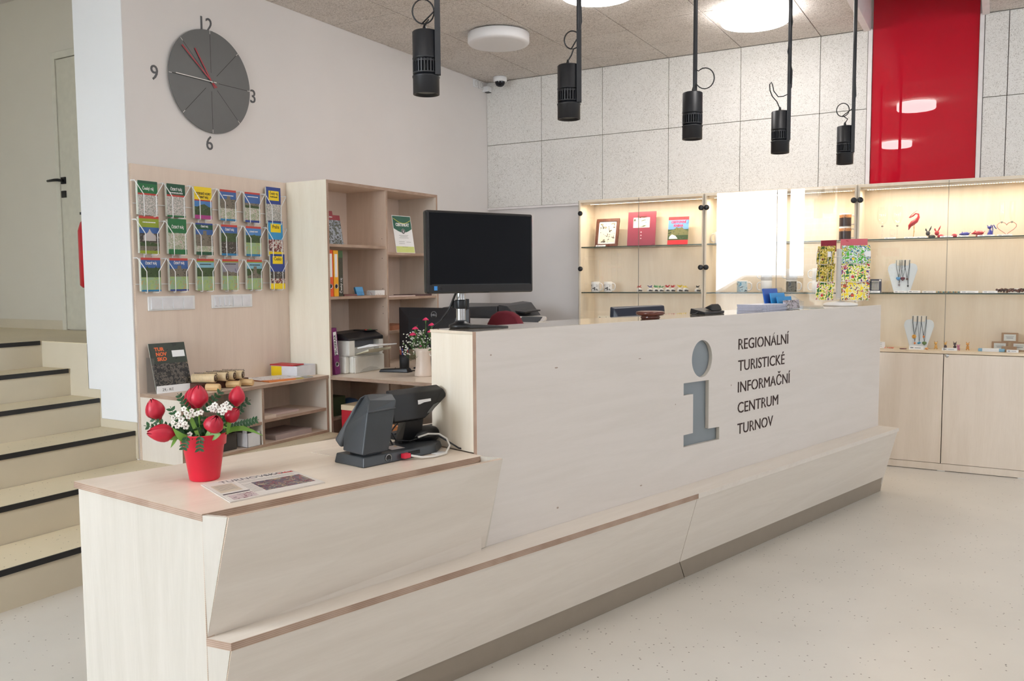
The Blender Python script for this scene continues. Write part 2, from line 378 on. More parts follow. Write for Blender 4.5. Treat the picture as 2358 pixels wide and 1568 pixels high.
# stairs, landing and their walls
ST_X = [-3.54, -3.88, -4.22, -4.53, -4.815, -5.09]; ST_Z = [.177, .352, .52, .687, .846, 1.005]
YS = 3.07
sm_ = MB(); tr_ = MB(); ns = MB(); Y0S = .9
for k in range(6):
    x1 = ST_X[k]; x0 = ST_X[k+1] if k < 5 else -7.6; z0 = 0
    sm_.box(x0, x1-.004, Y0S, YS, 0, ST_Z[k]-.004, 0)
    tr_.box(x0 if k < 5 else -7.6, x1, Y0S, YS, ST_Z[k]-.004, ST_Z[k])
    ns.box(x1-.004, x1+.004, Y0S, YS-.012, ST_Z[k]-.024, ST_Z[k]+.0015)
sm_.box(XA+.001, -3.70, YS, 4.255, 0, .348, 0); tr_.box(XA+.001, -3.70, YS, 4.255, .348, .352)
sm_.box(-7.6, XA-.43, YS, 3.86, 0, 1.001, 0); tr_.box(-7.6, XA-.43, YS, 3.86, 1.001, 1.005)
so = tag(part('staircase', sm_, stairr), 'beige flight of six steps climbing left beside the clock wall', 'stairs', kind='structure')
part('tread', tr_, stairm, so); part('nosing', ns, pm('black_rubber', (30, 29, 30), .6), so, label='black anti-slip nosing strips')
sk = MB(); sk.prism([(XA-.001, .36), (XA-.001, .568), (-4.525, .568), (-4.525, .737), (-4.634, .737), (-4.634, 1.0), (-4.634, .36)][:7], YS-.006, YS-.0005, map=lambda a, b, h: (a, h, b))
struct('baseboard_stairs', sk, stairr)
struct('wall_left.001', MB().box(XA-.43, XA-.0, YS-.001, YS, 1.0, 1.001), wallw)
bpy.data.objects.remove(bpy.data.objects['wall_left.001'])
pf = struct('wall_pillar', MB().prism([(-4.6355, .738), (-4.525, .738), (-4.525, .569), (XA-.0005, .569), (XA-.0005, ZW), (-4.6355, ZW)], YS-.004, YS-.0005, map=lambda a, b, h: (a, h, b)), wallp)
struct('wall_landing', MB().box(-7.6, XA-.43, 3.86, 4.0, 1.005, ZW), pm('landing_wall_paint', (214, 208, 194), .85, var=.012, scale=3))
struct('wall_far_left', MB().box(-7.75, -7.6, YB, 4.0, 0, ZW), MATS['landing_wall_paint'])
struct('baseboard_landing', MB().box(-7.6, -6.07, 3.848, 3.8595, 1.005, 1.075), stairr)
struct('ceiling_stairwell', MB().box(-7.75, XA-.002, YB-.2, 4.0, ZW, ZW+.1), wallw)
struct('wall_bulkhead', MB().box(XA-.2, XA-.002, YB, YS-.005, ZC+.001, ZW-.001), wallw)
dr = struct('door_1', MB().box(-6.035, -5.2, 3.842, 3.859, 1.012, 2.985), pm('door_beige', (206, 202, 186), .5), bevel=.002)
df = MB(); df.box(-6.085, -6.038, 3.835, 3.8595, 1.005, 3.04); df.box(-6.038, -5.15, 3.835, 3.8595, 2.99, 3.04)
part('door_frame', df, pm('door_frame_beige', (212, 208, 193), .5), dr, bevel=.002)
hd = MB(); hd.box(-6.022, -5.97, 3.832, 3.842, 2.085, 2.135); hd.tube([(-5.995, 3.833, 2.11), (-5.995, 3.79, 2.11), (-6.02, 3.783, 2.11), (-6.105, 3.783, 2.108)], [.011, .011, .011, .009], 10)
part('door_handle', hd, black, dr, bevel=.001)
lk = MB(); lk.box(-6.022, -5.972, 3.832, 3.842, 1.985, 2.035); lk.cyl(0, 0, 0, .001, .001); part('lock_plate', lk, black, dr)
# rear and right walls (behind the camera) with the shop glazing
rw = MB(); zt = 3.0
for x0, x1, z0, z1 in ((-7.6, -4.55, 0, ZW), (-2.36, 2.5, 0, ZW), (3.3, XR+.2, 0, ZW), (-4.55, -2.36, zt, ZW), (2.5, 3.3, 2.9, ZW), (-4.55, -2.36, 0, .4), (2.5, 3.3, 0, 1.5)):
    rw.box(x0, x1, YB-.2, YB, z0, z1)
struct('wall_rear', rw, wallw)
rr = MB()
for y0, y1, z0, z1 in ((YB-.2, 4.3, 0, ZW), (5.2, D+.2, 0, ZW), (4.3, 5.2, 2.7, ZW), (4.3, 5.2, 0, 1.5)): rr.box(XR, XR+.2, y0, y1, z0, z1)
struct('wall_right', rr, wallw)
frm = pm('window_frame_grey', (96, 98, 100), .4)
def window(name, x0, x1, y, z0, z1, muls, axis='X'):
    f = MB(); m_ = .05
    bx = (lambda a0, a1, b0, b1, c0, c1: f.box(a0, a1, b0, b1, c0, c1)) if axis == 'X' else (lambda a0, a1, b0, b1, c0, c1: f.box(b0, b1, a0, a1, c0, c1))
    bx(x0, x1, y-.1, y-.04, z0, z0+m_); bx(x0, x1, y-.1, y-.04, z1-m_, z1)
    for x in [x0, x1-m_]+muls: bx(x, x+m_, y-.1, y-.04, z0+m_, z1-m_)
    o = struct(name, f, frm); p = MB()
    if axis == 'X': p.quad((x0, y-.07, z0), (x1, y-.07, z0), (x1, y-.07, z1), (x0, y-.07, z1))
    else: p.quad((y-.07, x0, z0), (y-.07, x1, z0), (y-.07, x1, z1), (y-.07, x0, z1))
    part('pane', p, gl_win, o)
window('window_1', -4.55, -2.36, YB, .4, zt, [-3.24])
window('window_2_added', 2.5, 3.3, YB, 1.5, 2.9, [])  # unseen window, added and sized for the daylight it lets in
window('window_3', 4.3, 5.2, XR+.15, 1.5, 2.7, [], 'Y')
# street outside the rear window (seen mirrored in the showcase glass)
struct('ground_street', MB().box(-14, 12, -16, YB-.2, -.2, -.05), pm('street_paving', (168, 164, 158), .85, var=.1))
def stonem():
    m, nt, b = newmat('stone_blocks'); N = nt.nodes.new; L = nt.links.new
    tc = N('ShaderNodeTexCoord'); mp = N('ShaderNodeMapping'); mp.inputs['Rotation'].default_value = (PI/2, 0, 0); L(tc.outputs['Object'], mp.inputs[0])
    br = N('ShaderNodeTexBrick'); br.inputs['Scale'].default_value = 2.2; br.inputs['Color1'].default_value = col4(srgb((232, 220, 200))); br.inputs['Color2'].default_value = col4(srgb((206, 192, 170))); br.inputs['Mortar'].default_value = col4(srgb((250, 248, 244)))
    br.inputs['Mortar Size'].default_value = .03; L(mp.outputs[0], br.inputs['Vector']); L(br.outputs['Color'], b.inputs['Base Color']); b.inputs['Roughness'].default_value = .9
    return m
tag(part('stone_pier', MB().box(-3.32, -2.6, -4.9, -4.2, -.05, 4.2), stonem(), bevel=.02), 'sandstone block pier on the street outside the shop window', 'pier')
car = thing('parked_car', 'pale silver car parked on the street outside the window', 'car', (-3.9, -6.2, -.05))
prof = [(-2.1, .35), (2.1, .35), (2.15, .7), (2.0, .92), (1.1, 1.02), (.45, 1.42), (-.9, 1.45), (-1.6, 1.05), (-2.1, .95)]
part('body', MB().prism(prof, -.85, .85, map=lambda a, b, h: (a, -h, b)), pm('silver_car_paint', (190, 194, 198), .25, metal=.4, coat=.8), car, bevel=.06, bseg=3)
wp = [(.95, 1.04), (.4, 1.38), (-.85, 1.41), (-1.4, 1.07)]
part('side_window', MB().prism(wp, -.856, .856, map=lambda a, b, h: (a, -h, b)), pm('car_glass', (24, 30, 34), .08), car)
for x in (-1.3, 1.35):
    for y in (-.8, .8): part('wheel', MB().lathe([(.0, -.1), (.3, -.1), (.33, -.07), (.33, .07), (.3, .1), (0, .1)], (x, y, .33), 24, ax='Y'), black, car)
# ---------------------------------------------------------------- ceiling lamps
def round_lamp(x, y, label, lit, k=1.):
    t = thing('round_ceiling_lamp', label, 'ceiling lamp', (x, y, ZC-.085), 0, 'round white ceiling lamps')
    part('base_plate', MB(Matrix.Diagonal((k, k, 1, 1))).lathe([(.2, .075), (.2, .0848)], seg=48), pm('lamp_base', (70, 66, 62), .6), t)
    part('diffuser', MB(Matrix.Diagonal((k, k, 1, 1))).lathe([(0, 0), (.19, 0), (.222, .004), (.23, .014), (.23, .074), (.222, .076), (0, .076)], seg=64), lit, t)
    return t
lampon = pm('lit_opal_diffuser', (255, 252, 250), .4, var=0, emit=12.5); lampoff = pm('opal_diffuser', (232, 230, 230), .35, var=0)
round_lamp(-3.28, 5.56, 'unlit round white ceiling lamp, nearest the clock wall', lampoff)
round_lamp(-1.50, 6.02, 'lit round white ceiling lamp near the red panel', lampon)
round_lamp(-2.20, 4.94, 'lit round white ceiling lamp cut by the top edge', lampon)
round_lamp(-.795, 3.82, 'round ceiling lamp mirrored larger in the red glass', lampon, .82)
round_lamp(-1.243, 1.06, 'round ceiling lamp mirrored smaller in the red glass', lampon, .82)
for x, y, l in ((.55, 2.3, 'over the visitor floor right of the camera'), (.6, -.6, 'over the entrance'), (-2.2, .2, 'above the stair foot')):  # unseen lamps added to bring more light from above
    round_lamp(x, y, 'added unseen round fill lamp '+l, lampon)
# dome camera, sockets, sensor in the upper corner
t = thing('dome_camera', 'small white dome security camera on the ceiling corner', 'camera', (-3.97, 6.75, ZC-.09))
part('housing', MB().lathe([(.055, .045), (.062, .05), (.062, .085), (.056, .0895), (0, .0895)], seg=32), white, t)
part('dome', MB().lathe([(0, 0), (.02, .003), (.036, .014), (.044, .03), (.046, .046)], seg=32, cap=False), pm('smoked_dome', (18, 20, 28), .08), t)
# ---------------------------------------------------------------- pendant spots over the counter
def spot(u, w, label, side, loop, ring=(-.01, .35, .042)):
    HZ = (ZC-2.05)/.87; S_ = Matrix.Diagonal((.94, .94, .87, 1)); MBs = lambda: MB(S_)
    x, y, z = CP(u, w, 2.05); a = math.atan2(y, x)-PI/2           # local X to the right as one looks at it from the room
    t = thing('pendant_spotlight', label, 'pendant lamp', (x, y, z), a, 'black pendant spotlights above the counter')
    R = .052
    part('housing', MBs().lathe([(0, .262), (R-.004, .262), (R, .258), (R, .152), (R+.001, .150), (R+.001, .146), (R-.005, .144), (R-.005, .139), (0, .139)], seg=40), blackm, t)
    fn = MBs(); fn.lathe([(0, .139), (.036, .139), (.036, .088), (0, .088)], seg=24)
    for k in range(26):
        an = 2*PI*k/26; ca, sa = math.cos(an), math.sin(an); tw = .0032
        p = lambda r, s, zz: (r*ca-s*sa, r*sa+s*ca, zz)
        fn.add([p(.034, -tw, .085), p(R, -tw, .085), p(R, tw, .085), p(.034, tw, .085), p(.034, -tw, .141), p(R, -tw, .141), p(R, tw, .141), p(.034, tw, .141)],
               [(0, 3, 2, 1), (4, 5, 6, 7), (0, 1, 5, 4), (1, 2, 6, 5), (2, 3, 7, 6), (3, 0, 4, 7)])
    fn.lathe([(R, .132), (R, .141), (R-.01, .141), (R-.01, .132)], seg=40, cap=False); fn.lathe([(R-.01, .084), (R, .084), (R, .09), (R-.01, .09)], seg=40, cap=False)
    part('cooling_fin', fn, blackm, t)
    rg = MBs(); rg.lathe([(.036, .0835), (R-.004, .0835), (R-.004, .078), (R+.002, .076), (R+.002, .070), (R, .068), (R, 0), (R-.006, 0), (R-.008, .02), (.0, .024)], seg=40, cap=False)
    part('lens_ring', rg, blackm, t)
    part('lens', MBs().lathe([(0, .010), (.04, .012)], seg=32, cap=False), pm('spot_lens', (150, 150, 145), .2), t)
    rx = side*(R-.006)
    rd = MBs(); rd.tube([(rx, -.030, .1), (rx, -.030, HZ)], .0115, 12) if side else rd.tube([(.012, 0, .26), (.012, 0, HZ)], .0115, 12)
    if side: rd.box(rx-.011, rx+.011, -.045, -.02, .075, .42)
    part('rod', rd, blackm, t)
    top = (rx if side else .012)
    yy = -.03 if side else 0
    if loop == 'ring':
        pts = [(-.004*side, 0, .262), (-.003*side, 0, .285), (.012*side, -.005, .31)]
        cx, cz, r = ring
        pts += [(cx+r*math.cos(q)*side, -.02, cz+r*1.2*math.sin(q)) for q in [(-PI*.45)-2*PI*k/22 for k in range(24)]]
        pts += [(top-.008, yy-.012, cz+.0), (top+.012*side, yy, .46), (top+.006, yy-.013, .6), (top-.006, yy-.013, .8), (top+.008, yy-.012, 1.0), (top, yy-.013, HZ-.01)]
    elif loop == 'side':
        cx, cz, r = .062, .335, .048
        pts = [(.004, -.012, .262), (.012, -.014, .29)]+[(cx+r*math.cos(q), -.012, cz+r*1.2*math.sin(q)) for q in [PI*1.15+2*PI*k/22*.92 for k in range(20)]]+[(.012, -.014, .39), (.012, -.013, .6), (.012, -.013, HZ-.01)]
    else:
        pts = [(-.004, 0, .262), (-.008, 0, .29), (-.022, 0, .325), (-.048, 0, .36), (-.062, 0, .40), (-.064, -.005, .435), (-.055, -.01, .447), (-.048, -.01, .43), (-.04, -.01, .39), (-.015, -.015, .352), (.015, -.03, .35), (top-.005, -.04, .36), (top+.012, -.043, .40), (top+.014, -.04, .5), (top-.012, -.04, .62), (top+.012, -.04, .8), (top-.008, -.04, 1.0), (top, -.04, HZ-.01)]
    part('cable', MBs().tube(pts, .0032, 8), black, t)
    part('cable_gland', MBs().lathe([(.009, .26), (.008, .275), (.004, .29)], (-.004*(side if side else -1)*1., 0 if side else -.012, 0), 12), black, t)
    return t
spot(2.02, 2.496, 'black pendant spotlight nearest the camera, leftmost of the row', 1, 'ring', (-.008, .338, .042))
spot(2.78, 2.466, 'black pendant spotlight left of the dark monitor side, second of the row from left', 1, 'ring', (.016, .378, .036))
spot(3.632, 2.406, 'middle black pendant spotlight with cable loop on the right', 0, 'side')
spot(4.404, 2.345, 'fourth black pendant spotlight with a hairpin cable bend', 1, 'hairpin')
spot(5.129, 2.302, 'smallest black pendant spotlight, next to the red panel', 1, 'ring', (-.018, .372, .038))
bpy.data.objects['pendant_spotlight.001']['label'] = 'second black pendant spotlight from the left, in front of the pale wall panels'
for i, yy in enumerate((6.70, 6.79)):
    t = thing('corner_socket', ['white wall socket high by the corner, left one of two', 'white wall socket high by the corner, right one of two'][i], 'socket', (XA, yy, 3.15))
    part('plate', MB().box(0, .012, -.038, .038, -.036, .036), white, t, bevel=.003)
    part('socket_insert', MB().lathe([(.026, .0115), (.026, .014), (.022, .014), (.021, .004), (0, .004)], (0, 0, 0), 24, ax='X'), pm('socket_grey', (205, 205, 205), .4), t)
t = thing('wall_sensor', 'small white wall sensor with black face below corner sockets', 'sensor', (XA, 6.865, 3.115))
part('housing', MB().box(0, .06, -.04, .03, -.02, .03), white, t, bevel=.005); part('lens', MB().box(.02, .061, -.03, .02, -.024, -.019), black, t)
# fire extinguisher behind the pillar
t = thing('fire_extinguisher', 'red fire extinguisher sliver visible behind the white pillar', 'fire extinguisher', (-4.73, 3.19, 1.33))
part('cylinder', MB().lathe([(0, 0), (.06, 0), (.075, .015), (.075, .34), (.06, .39), (.025, .42), (.025, .44), (0, .44)], seg=28), pm('extinguisher_red', (176, 26, 40), .3), t)
part('valve', MB().box(-.09, .03, -.012, .012, .44, .455).box(-.07, .02, -.01, .01, .49, .5).cyl(0, 0, .43, .49, .012), black, t)
part('bracket', MB().box(.07, .094, -.03, .03, .2, .24), black, t)
# ================================================================ THE CLOCK
t = thing('wall_clock', 'large round dark grey wall clock with red hands above map racks', 'clock', (XA, 3.655, 2.572), 0)
part('dial', MB().lathe([(0, .012), (.306, .012), (.306, .018), (0, .018)], seg=96, ax='X', smooth=False), pm('clock_grey', (98, 99, 98), .45, var=.02), t)
part('mount', MB().lathe([(0, 0), (.1, 0), (.1, .012), (0, .012)], seg=32, ax='X'), black, t)
sl = MB()
for k in range(8):
    a = PI/4*k; r0, r1 = ((.055, .30) if k % 2 == 0 else (.06, .28)); w = .0014
    d = Vector((0, math.cos(a), math.sin(a))); n_ = Vector((0, -math.sin(a), math.cos(a)))
    sl.add([tuple(Vector((.0183, 0, 0))+d*r0-n_*w), tuple(Vector((.0183, 0, 0))+d*r1-n_*w), tuple(Vector((.0183, 0, 0))+d*r1+n_*w), tuple(Vector((.0183, 0, 0))+d*r0+n_*w)], [(0, 1, 2, 3)])
part('dial_slit', sl, pm('slit_dark', (40, 38, 36), .8), t)
tk = MB()
for k in range(8):
    a = PI/4*k; r0, r1 = .285, .306; w = .0014
    d = Vector((0, math.cos(a), math.sin(a))); n_ = Vector((0, -math.sin(a), math.cos(a)))
    tk.add([tuple(Vector((.0186, 0, 0))+d*r0-n_*w), tuple(Vector((.0186, 0, 0))+d*r1-n_*w), tuple(Vector((.0186, 0, 0))+d*r1+n_*w), tuple(Vector((.0186, 0, 0))+d*r0+n_*w)], [(0, 1, 2, 3)])
part('edge_tick', tk, pm('tick_white', (225, 222, 216), .5), t)
def hand(dy, dz, r0, r1, w, x, name, m):
    d = Vector((0, dy, dz)).normalized(); n_ = Vector((0, -d.z, d.y)); mb = MB(); P = []
    for xx in (x, x+.0012): P += [tuple(Vector((xx, 0, 0))+d*r0-n_*w), tuple(Vector((xx, 0, 0))+d*r1-n_*w), tuple(Vector((xx, 0, 0))+d*r1+n_*w), tuple(Vector((xx, 0, 0))+d*r0+n_*w)]
    mb.add(P, [(0, 3, 2, 1), (4, 5, 6, 7), (0, 1, 5, 4), (1, 2, 6, 5), (2, 3, 7, 6), (3, 0, 4, 7)]); return part(name, mb, m, t)
redh = pm('clock_red', (166, 26, 44), .4); 
hand(-.118, .176, -.04, .212, .0042, .022, 'hour_hand', redh); hand(-.213, .174, -.045, .275, .0038, .025, 'minute_hand', redh)
hand(-1, 0.01, -.03, .265, .0022, .028, 'second_hand', pm('hand_silver', (222, 218, 210), .3)); 
part('hub', MB().lathe([(0, .018), (.008, .018), (.008, .03), (0, .031)], seg=16, ax='X'), chrome, t)
nm = pm('numeral_grey', (88, 88, 90), .5)
for s, y, z, h in (('12', 3.637, 2.916, .088), ('9', 3.264, 2.555, .088), ('3', 4.002, 2.553, .088), ('6', 3.64, 2.209, .088)):
    text('numeral', s, h, frame(.001, y-3.655, z-2.572-h/2, (0, 1, 0)), nm, t, ext=.003, align='CENTER', sx=.95)
# ================================================================ PINBOARD, RACK, MAPS
PB = XA+.018
tag(part('pinboard', MB().box(XA+.001, PB, 3.075, 4.257, .353, 2.02, 0, 1), [pinw, edgeL]), 'tall birch plywood board on the wall carrying the map rack', 'wall panel')
rk = thing('wire_brochure_rack', 'white wire rack with eighteen map pockets on the plywood board', 'rack', (PB, 3.07, 1.3))
wire = pm('white_wire', (240, 240, 240), .35)
PY = [3.153, 3.342, 3.535, 3.727, 3.925, 4.115]; PZ = [1.915, 1.70, 1.487]
bf = MB()
for z in (1.80, 1.35): bf.tube([(.012, .0, z-1.3), (.012, 1.13, z-1.3)], .0025, 6)
for z in PZ: bf.tube([(.016, -.01, z+.008-1.3), (.016, 1.14, z+.008-1.3)], .0022, 6)
for y in PY:
    for s in (-.022, .032): bf.tube([(.012, y+s-3.07, .005), (.012, y+s-3.07, 1.93-1.3)], .0026, 6)
part('back_frame', bf, wire, rk)
for z in PZ:
    for y in PY:
        yy, zz = y-3.07, z+.01-1.3; pk = MB()
        for s in (-1, 1):
            pk.tube([(.016, yy+s*.094, zz), (.045, yy+s*.092, zz), (.05, yy+s*.086, zz-.012), (.052, yy+s*.04, zz-.075), (.052, yy+s*.040, zz-.19), (.045, yy+s*.036, zz-.195), (.012, yy+s*.022, zz-.195)], .0024, 7)
        part('pocket', pk, wire, rk)
SB = (74, 122, 178); GR = (62, 92, 52)
skyp = pm('print_sky_blue', (72, 128, 190), .4, var=.1, scale=20); skyd = pm('print_deep_blue', (58, 98, 160), .4, var=.1, scale=20)
topo = printed('print_topo_map', [(196, 190, 172), (150, 160, 130), (206, 200, 190), (176, 150, 140)], 90, rough=.4)
topog = printed('print_green_map', [(120, 158, 110), (160, 180, 120), (150, 175, 140), (182, 160, 110)], 30, rough=.4)
roadm = printed('print_grey_map', [(204, 200, 194), (150, 150, 142), (214, 208, 204), (186, 164, 156)], 120, rough=.4)
trees = printed('print_trees', [(38, 56, 34), (62, 84, 48), (96, 104, 80)], 50, rough=.4)
rocks = printed('print_rocks', [(74, 72, 64), (120, 112, 98), (50, 54, 44)], 60, rough=.4)
town = printed('print_town', [(178, 60, 52), (214, 206, 196), (120, 40, 38), (60, 62, 70)], 70, rough=.4)
house = printed('print_white_house', [(176, 170, 164), (70, 64, 58), (150, 140, 128)], 60, rough=.4)
pgreen = pm('print_green', (28, 110, 62), .4); pdgreen = pm('print_dark_green', (24, 82, 58), .4); pred = pm('print_red', (188, 62, 54), .4); pyel = pm('print_yellow', (244, 212, 24), .4)
plime = pm('print_lime', (142, 158, 44), .4); pblue = pm('print_blue', (40, 64, 140), .4); pcyan = pm('print_cyan', (52, 150, 206), .4); ppale = pm('print_pale_sky', (128, 178, 198), .4); pteal = pm('print_teal', (36, 120, 170), .4)
pmag = pm('print_magenta', (170, 60, 130), .4); porange = pm('print_orange', (226, 130, 60), .4)
side_paper = pm('page_edges', (214, 216, 206), .7, var=.12, scale=200)
SHAPES = {
 'hill': [(0, 0), (1, 0), (1, .35), (.8, .55), (.55, .95), (.35, .8), (.15, .5), (0, .3)],
 'twin': [(0, 0), (1, 0), (1, .3), (.85, .5), (.75, 1), (.68, .55), (.5, .45), (.38, .6), (.3, 1.05), (.22, .6), (0, .35)],
 'tower': [(0, 0), (1, 0), (1, .25), (.7, .4), (.62, .5), (.62, 1.1), (.42, 1.1), (.40, .5), (.2, .3), (0, .2)],
 'ridge': [(0, 0), (1, 0), (1, .5), (.8, .42), (.62, .62), (.55, .5), (.3, .8), (.2, .55), (0, .6)],
 'box': [(.14, 0), (.86, 0), (.86, 1), (.14, 1)],
 'house': [(.18, 0), (.82, 0), (.82, .55), (.6, .95), (.5, 1.35), (.42, .95), (.18, .55)]}
def brochure(ci, ri, bands, label, title=None, shapes=None, th=.014, tcol=paper, extra=0., w=.125, h=None, tz=None, ts=.016, tilt=0., n=1):
    """bands: [(fraction from top, material)...]"""
    y = PY[ci]; z1 = PZ[ri]+.012+extra; h = h or (.2 if ri < 2 else .185); z0 = PZ[ri]-.178
    h = z1-z0
    t = thing('folded_map', label, 'map', (PB+.018+(.0105*ri if ci == 5 else .001*ri), y, z0), tilt, 'folded maps in the wire rack')
    x0 = 0.
    part('map_stack', MB().box(0, th*.96, -w/2-.004, w/2-.006, .002, h-.006, 0, 1, thin=0), [side_paper, side_paper], t)
    cv = MB(); a = 0.; ms = []
    for fr, m in bands:
        zt_, zb_ = h*(1-a), h*(1-fr); ms.append(m)
        cv.box(th*.96, th+.003, -w/2, w/2, zb_, zt_, len(ms)-1); a = fr
    part('cover', cv, ms, t)
    for sh, f0_, f1_, sm_0 in (shapes or []):
        zb_, zt_ = h*(1-f1_), h*(1-f0_); mb = MB().prism([((x-.5)*w, zb_+(zt_-zb_)*y_) for x, y_ in SHAPES[sh]], th+.0030, th+.0036, map=lambda a, b, hh: (hh, a, b)); part('cover_picture', mb, sm_0, t)
    if title:
        for k, (s, fz, hh, mt) in enumerate(title):
            if s == '~':        # a title too small to read: a row of word-like marks
                mk = MB(); random.seed(ci*7+ri); xx = -w*.34
                while xx < w*.30:
                    l = random.uniform(.004, .012); mk.box(th+.0031, th+.0040, xx, min(xx+l, w*.36), h*(1-fz), h*(1-fz)+.0055); xx += l+.0022
                part('title_marks', mk, mt, t); continue
            text('title', s, hh, frame(th+.0039, 0, h*(1-fz), (0, 1, 0)), mt, t, ext=.0002, align='CENTER', sx=.82, bold=.0004)
    return t
wt = paper; bk = ink
TT = lambda *a: list(a)
brochure(0, 0, [(.08, pdgreen), (.36, pgreen), (.41, pred), (1, roadm)], 'map with green header and grey street plan, top left in the rack', TT(('Český ráj', .26, .017, wt)))
brochure(1, 0, [(.33, pdgreen), (.38, pred), (.95, roadm), (1, pgreen)], 'dark green headed map, second in the top row of the rack', TT(('ČESKÝ RÁJ', .20, .015, wt), ('MLADOBOLESLAVSKO', .29, .008, wt)))
brochure(2, 0, [(.40, pyel), (.44, pred), (.62, skyp), (.88, trees), (1, pmag)], 'yellow headed map with green hill photo, third in the top row', TT(('JIZERSKÉ HORY', .24, .014, bk), ('ČESKÝ RÁJ', .35, .013, bk)), shapes=[('hill', .52, .72, trees)])
brochure(3, 0, [(.07, pred), (.30, skyd), (.55, rocks), (.94, topo), (1, pteal)], 'blue map with grey rock tower photo, fourth in the top row', TT(('~', .20, .009, wt)), shapes=[('tower', .22, .60, rocks)])
brochure(4, 0, [(.06, pred), (.36, skyd), (.50, rocks), (.93, topo), (1, pblue)], 'blue map with low rocky horizon, fifth in the top row', TT(('~', .16, .010, wt)), shapes=[('ridge', .38, .52, trees)])
brochure(5, 0, [(.46, pblue), (.94, roadm), (1, pblue)], 'blue map with yellow title block and grey plan, top right', TT(('Český ráj', .20, .017, bk), ('Podkrkonoší', .28, .011, bk)), extra=.05, th=.007, shapes=[('box', .10, .36, pyel)])
brochure(0, 1, [(.07, pred), (.30, plime), (.46, skyd), (.70, house), (.92, rocks), (1, plime)], 'lime green map with white rotunda photo, left in the middle row', TT(('~', .18, .010, wt)), extra=.02, shapes=[('house', .42, .66, pm('rotunda_white', (196, 188, 186))), ('ridge', .62, .80, trees)])
brochure(1, 1, [(.14, pgreen), (.40, pgreen), (.86, topo), (1, pgreen)], 'green map with central beige plan, second in the middle row', TT(('ČESKÝ RÁJ', .27, .016, wt)), extra=.015)
brochure(2, 1, [(.05, pblue), (.2, pdgreen), (.36, skyd), (.68, rocks), (.90, topo), (1, pdgreen)], 'dark green headed map with castle tower, third in the middle row', TT(('ČESKÝ RÁJ', .13, .010, wt)), shapes=[('tower', .28, .72, rocks)])
brochure(3, 1, [(.07, pred), (.27, skyd), (.55, trees), (.93, house), (1, pteal)], 'blue map with tree line over black and white rocks, fourth in middle row', TT(('ČESKÝ RÁJ', .19, .013, wt)), shapes=[('twin', .26, .50, trees)])
brochure(4, 1, [(.07, pred), (.30, skyp), (.55, trees), (.93, topog), (1, pteal)], 'blue map with round green hill, fifth in the middle row', TT(('JIZERSKÉ HORY', .20, .009, wt)), shapes=[('hill', .26, .50, trees)])
brochure(5, 1, [(.05, pblue), (.52, pcyan), (.86, town), (1, pyel)], 'light blue Praha map with red roofs and yellow foot', TT(('Praha', .21, .024, bk)), extra=.045, th=.007, shapes=[('box', .08, .32, pyel)])
brochure(0, 2, [(.07, pred), (.30, skyd), (.58, trees), (.95, topog), (1, pteal)], 'blue map with dark twin trees photo, bottom left in the rack', TT(('ČESKÝ RÁJ', .20, .014, wt)), shapes=[('twin', .25, .50, trees)])
brochure(1, 2, [(.07, pred), (.32, skyd), (.56, rocks), (.95, topog), (1, pblue)], 'blue map with grey castle ruin photo, second in the bottom row', TT(('ČESKÝ RÁJ', .18, .014, wt)), shapes=[('tower', .25, .52, rocks)])
brochure(2, 2, [(.07, pred), (.11, plime), (.28, ppale), (.56, trees), (1, topog)], 'pale cyan map with dark forest strip, third in the bottom row', TT(('~', .19, .010, bk)), shapes=[('ridge', .26, .50, trees)])
brochure(3, 2, [(.07, pred), (.10, plime), (.50, printed('print_purple_sky', [(120, 112, 140), (150, 148, 160), (90, 84, 104)], 20)), (1, topog)], 'purple grey map with stormy rocks, fourth in the bottom row', TT(('~', .17, .008, bk)), shapes=[('ridge', .32, .54, rocks)])
brochure(4, 2, [(.07, pred), (.10, plime), (.30, ppale), (.54, trees), (1, topog)], 'pale blue map with standing rock spire, fifth in the bottom row', TT(('~', .19, .010, bk)), shapes=[('tower', .26, .62, rocks)])
brochure(5, 2, [(.50, pblue), (.70, house), (.84, town), (1, pyel)], 'dark blue Česko map with yellow foot, bottom right', TT(('Česko', .18, .022, bk)), extra=.04, th=.007, shapes=[('box', .06, .28, pyel)])
# switch and socket panels
def sockets(y0, y1, label, n, odd):
    z0, z1 = 1.197, 1.28; t = thing('switch_panel', label, 'switch panel', (PB, (y0+y1)/2, z0)); L_ = (y1-y0)/2
    part('frame', MB().box(0, .008, -L_, L_, 0, z1-z0), white, t, bevel=.003)
    w = (2*L_-.03)/n; wm = pm('switch_white', (228, 228, 232), .3)
    for k in range(n):
        a = -L_+.015+k*w
        if odd and k < 2:
            for q in (0, 1): part('outlet_cover', MB().hull([(.008, a+.004+q*w/2, .01), (.017, a+.006+q*w/2, .02), (.011, a+w/2-.004+q*w/2, .01), (.008, a+.004+q*w/2, .073), (.014, a+.006+q*w/2, .07), (.009, a+w/2-.002+q*w/2, .073)]), wm, t)
        else: part('rocker', MB().hull([(.008, a+.003, .009), (.015, a+.003, .009), (.008, a+w-.003, .009), (.010, a+w-.003, .009), (.008, a+.003, .074), (.011, a+.003, .074), (.008, a+w-.003, .074), (.0095, a+w-.003, .074)]), wm, t)
sockets(3.148, 3.472, 'white strip of four rocker switches, left one under the maps', 4, False)
sockets(3.598, 3.923, 'white strip with small outlets and rockers, right one under the maps', 4, True)
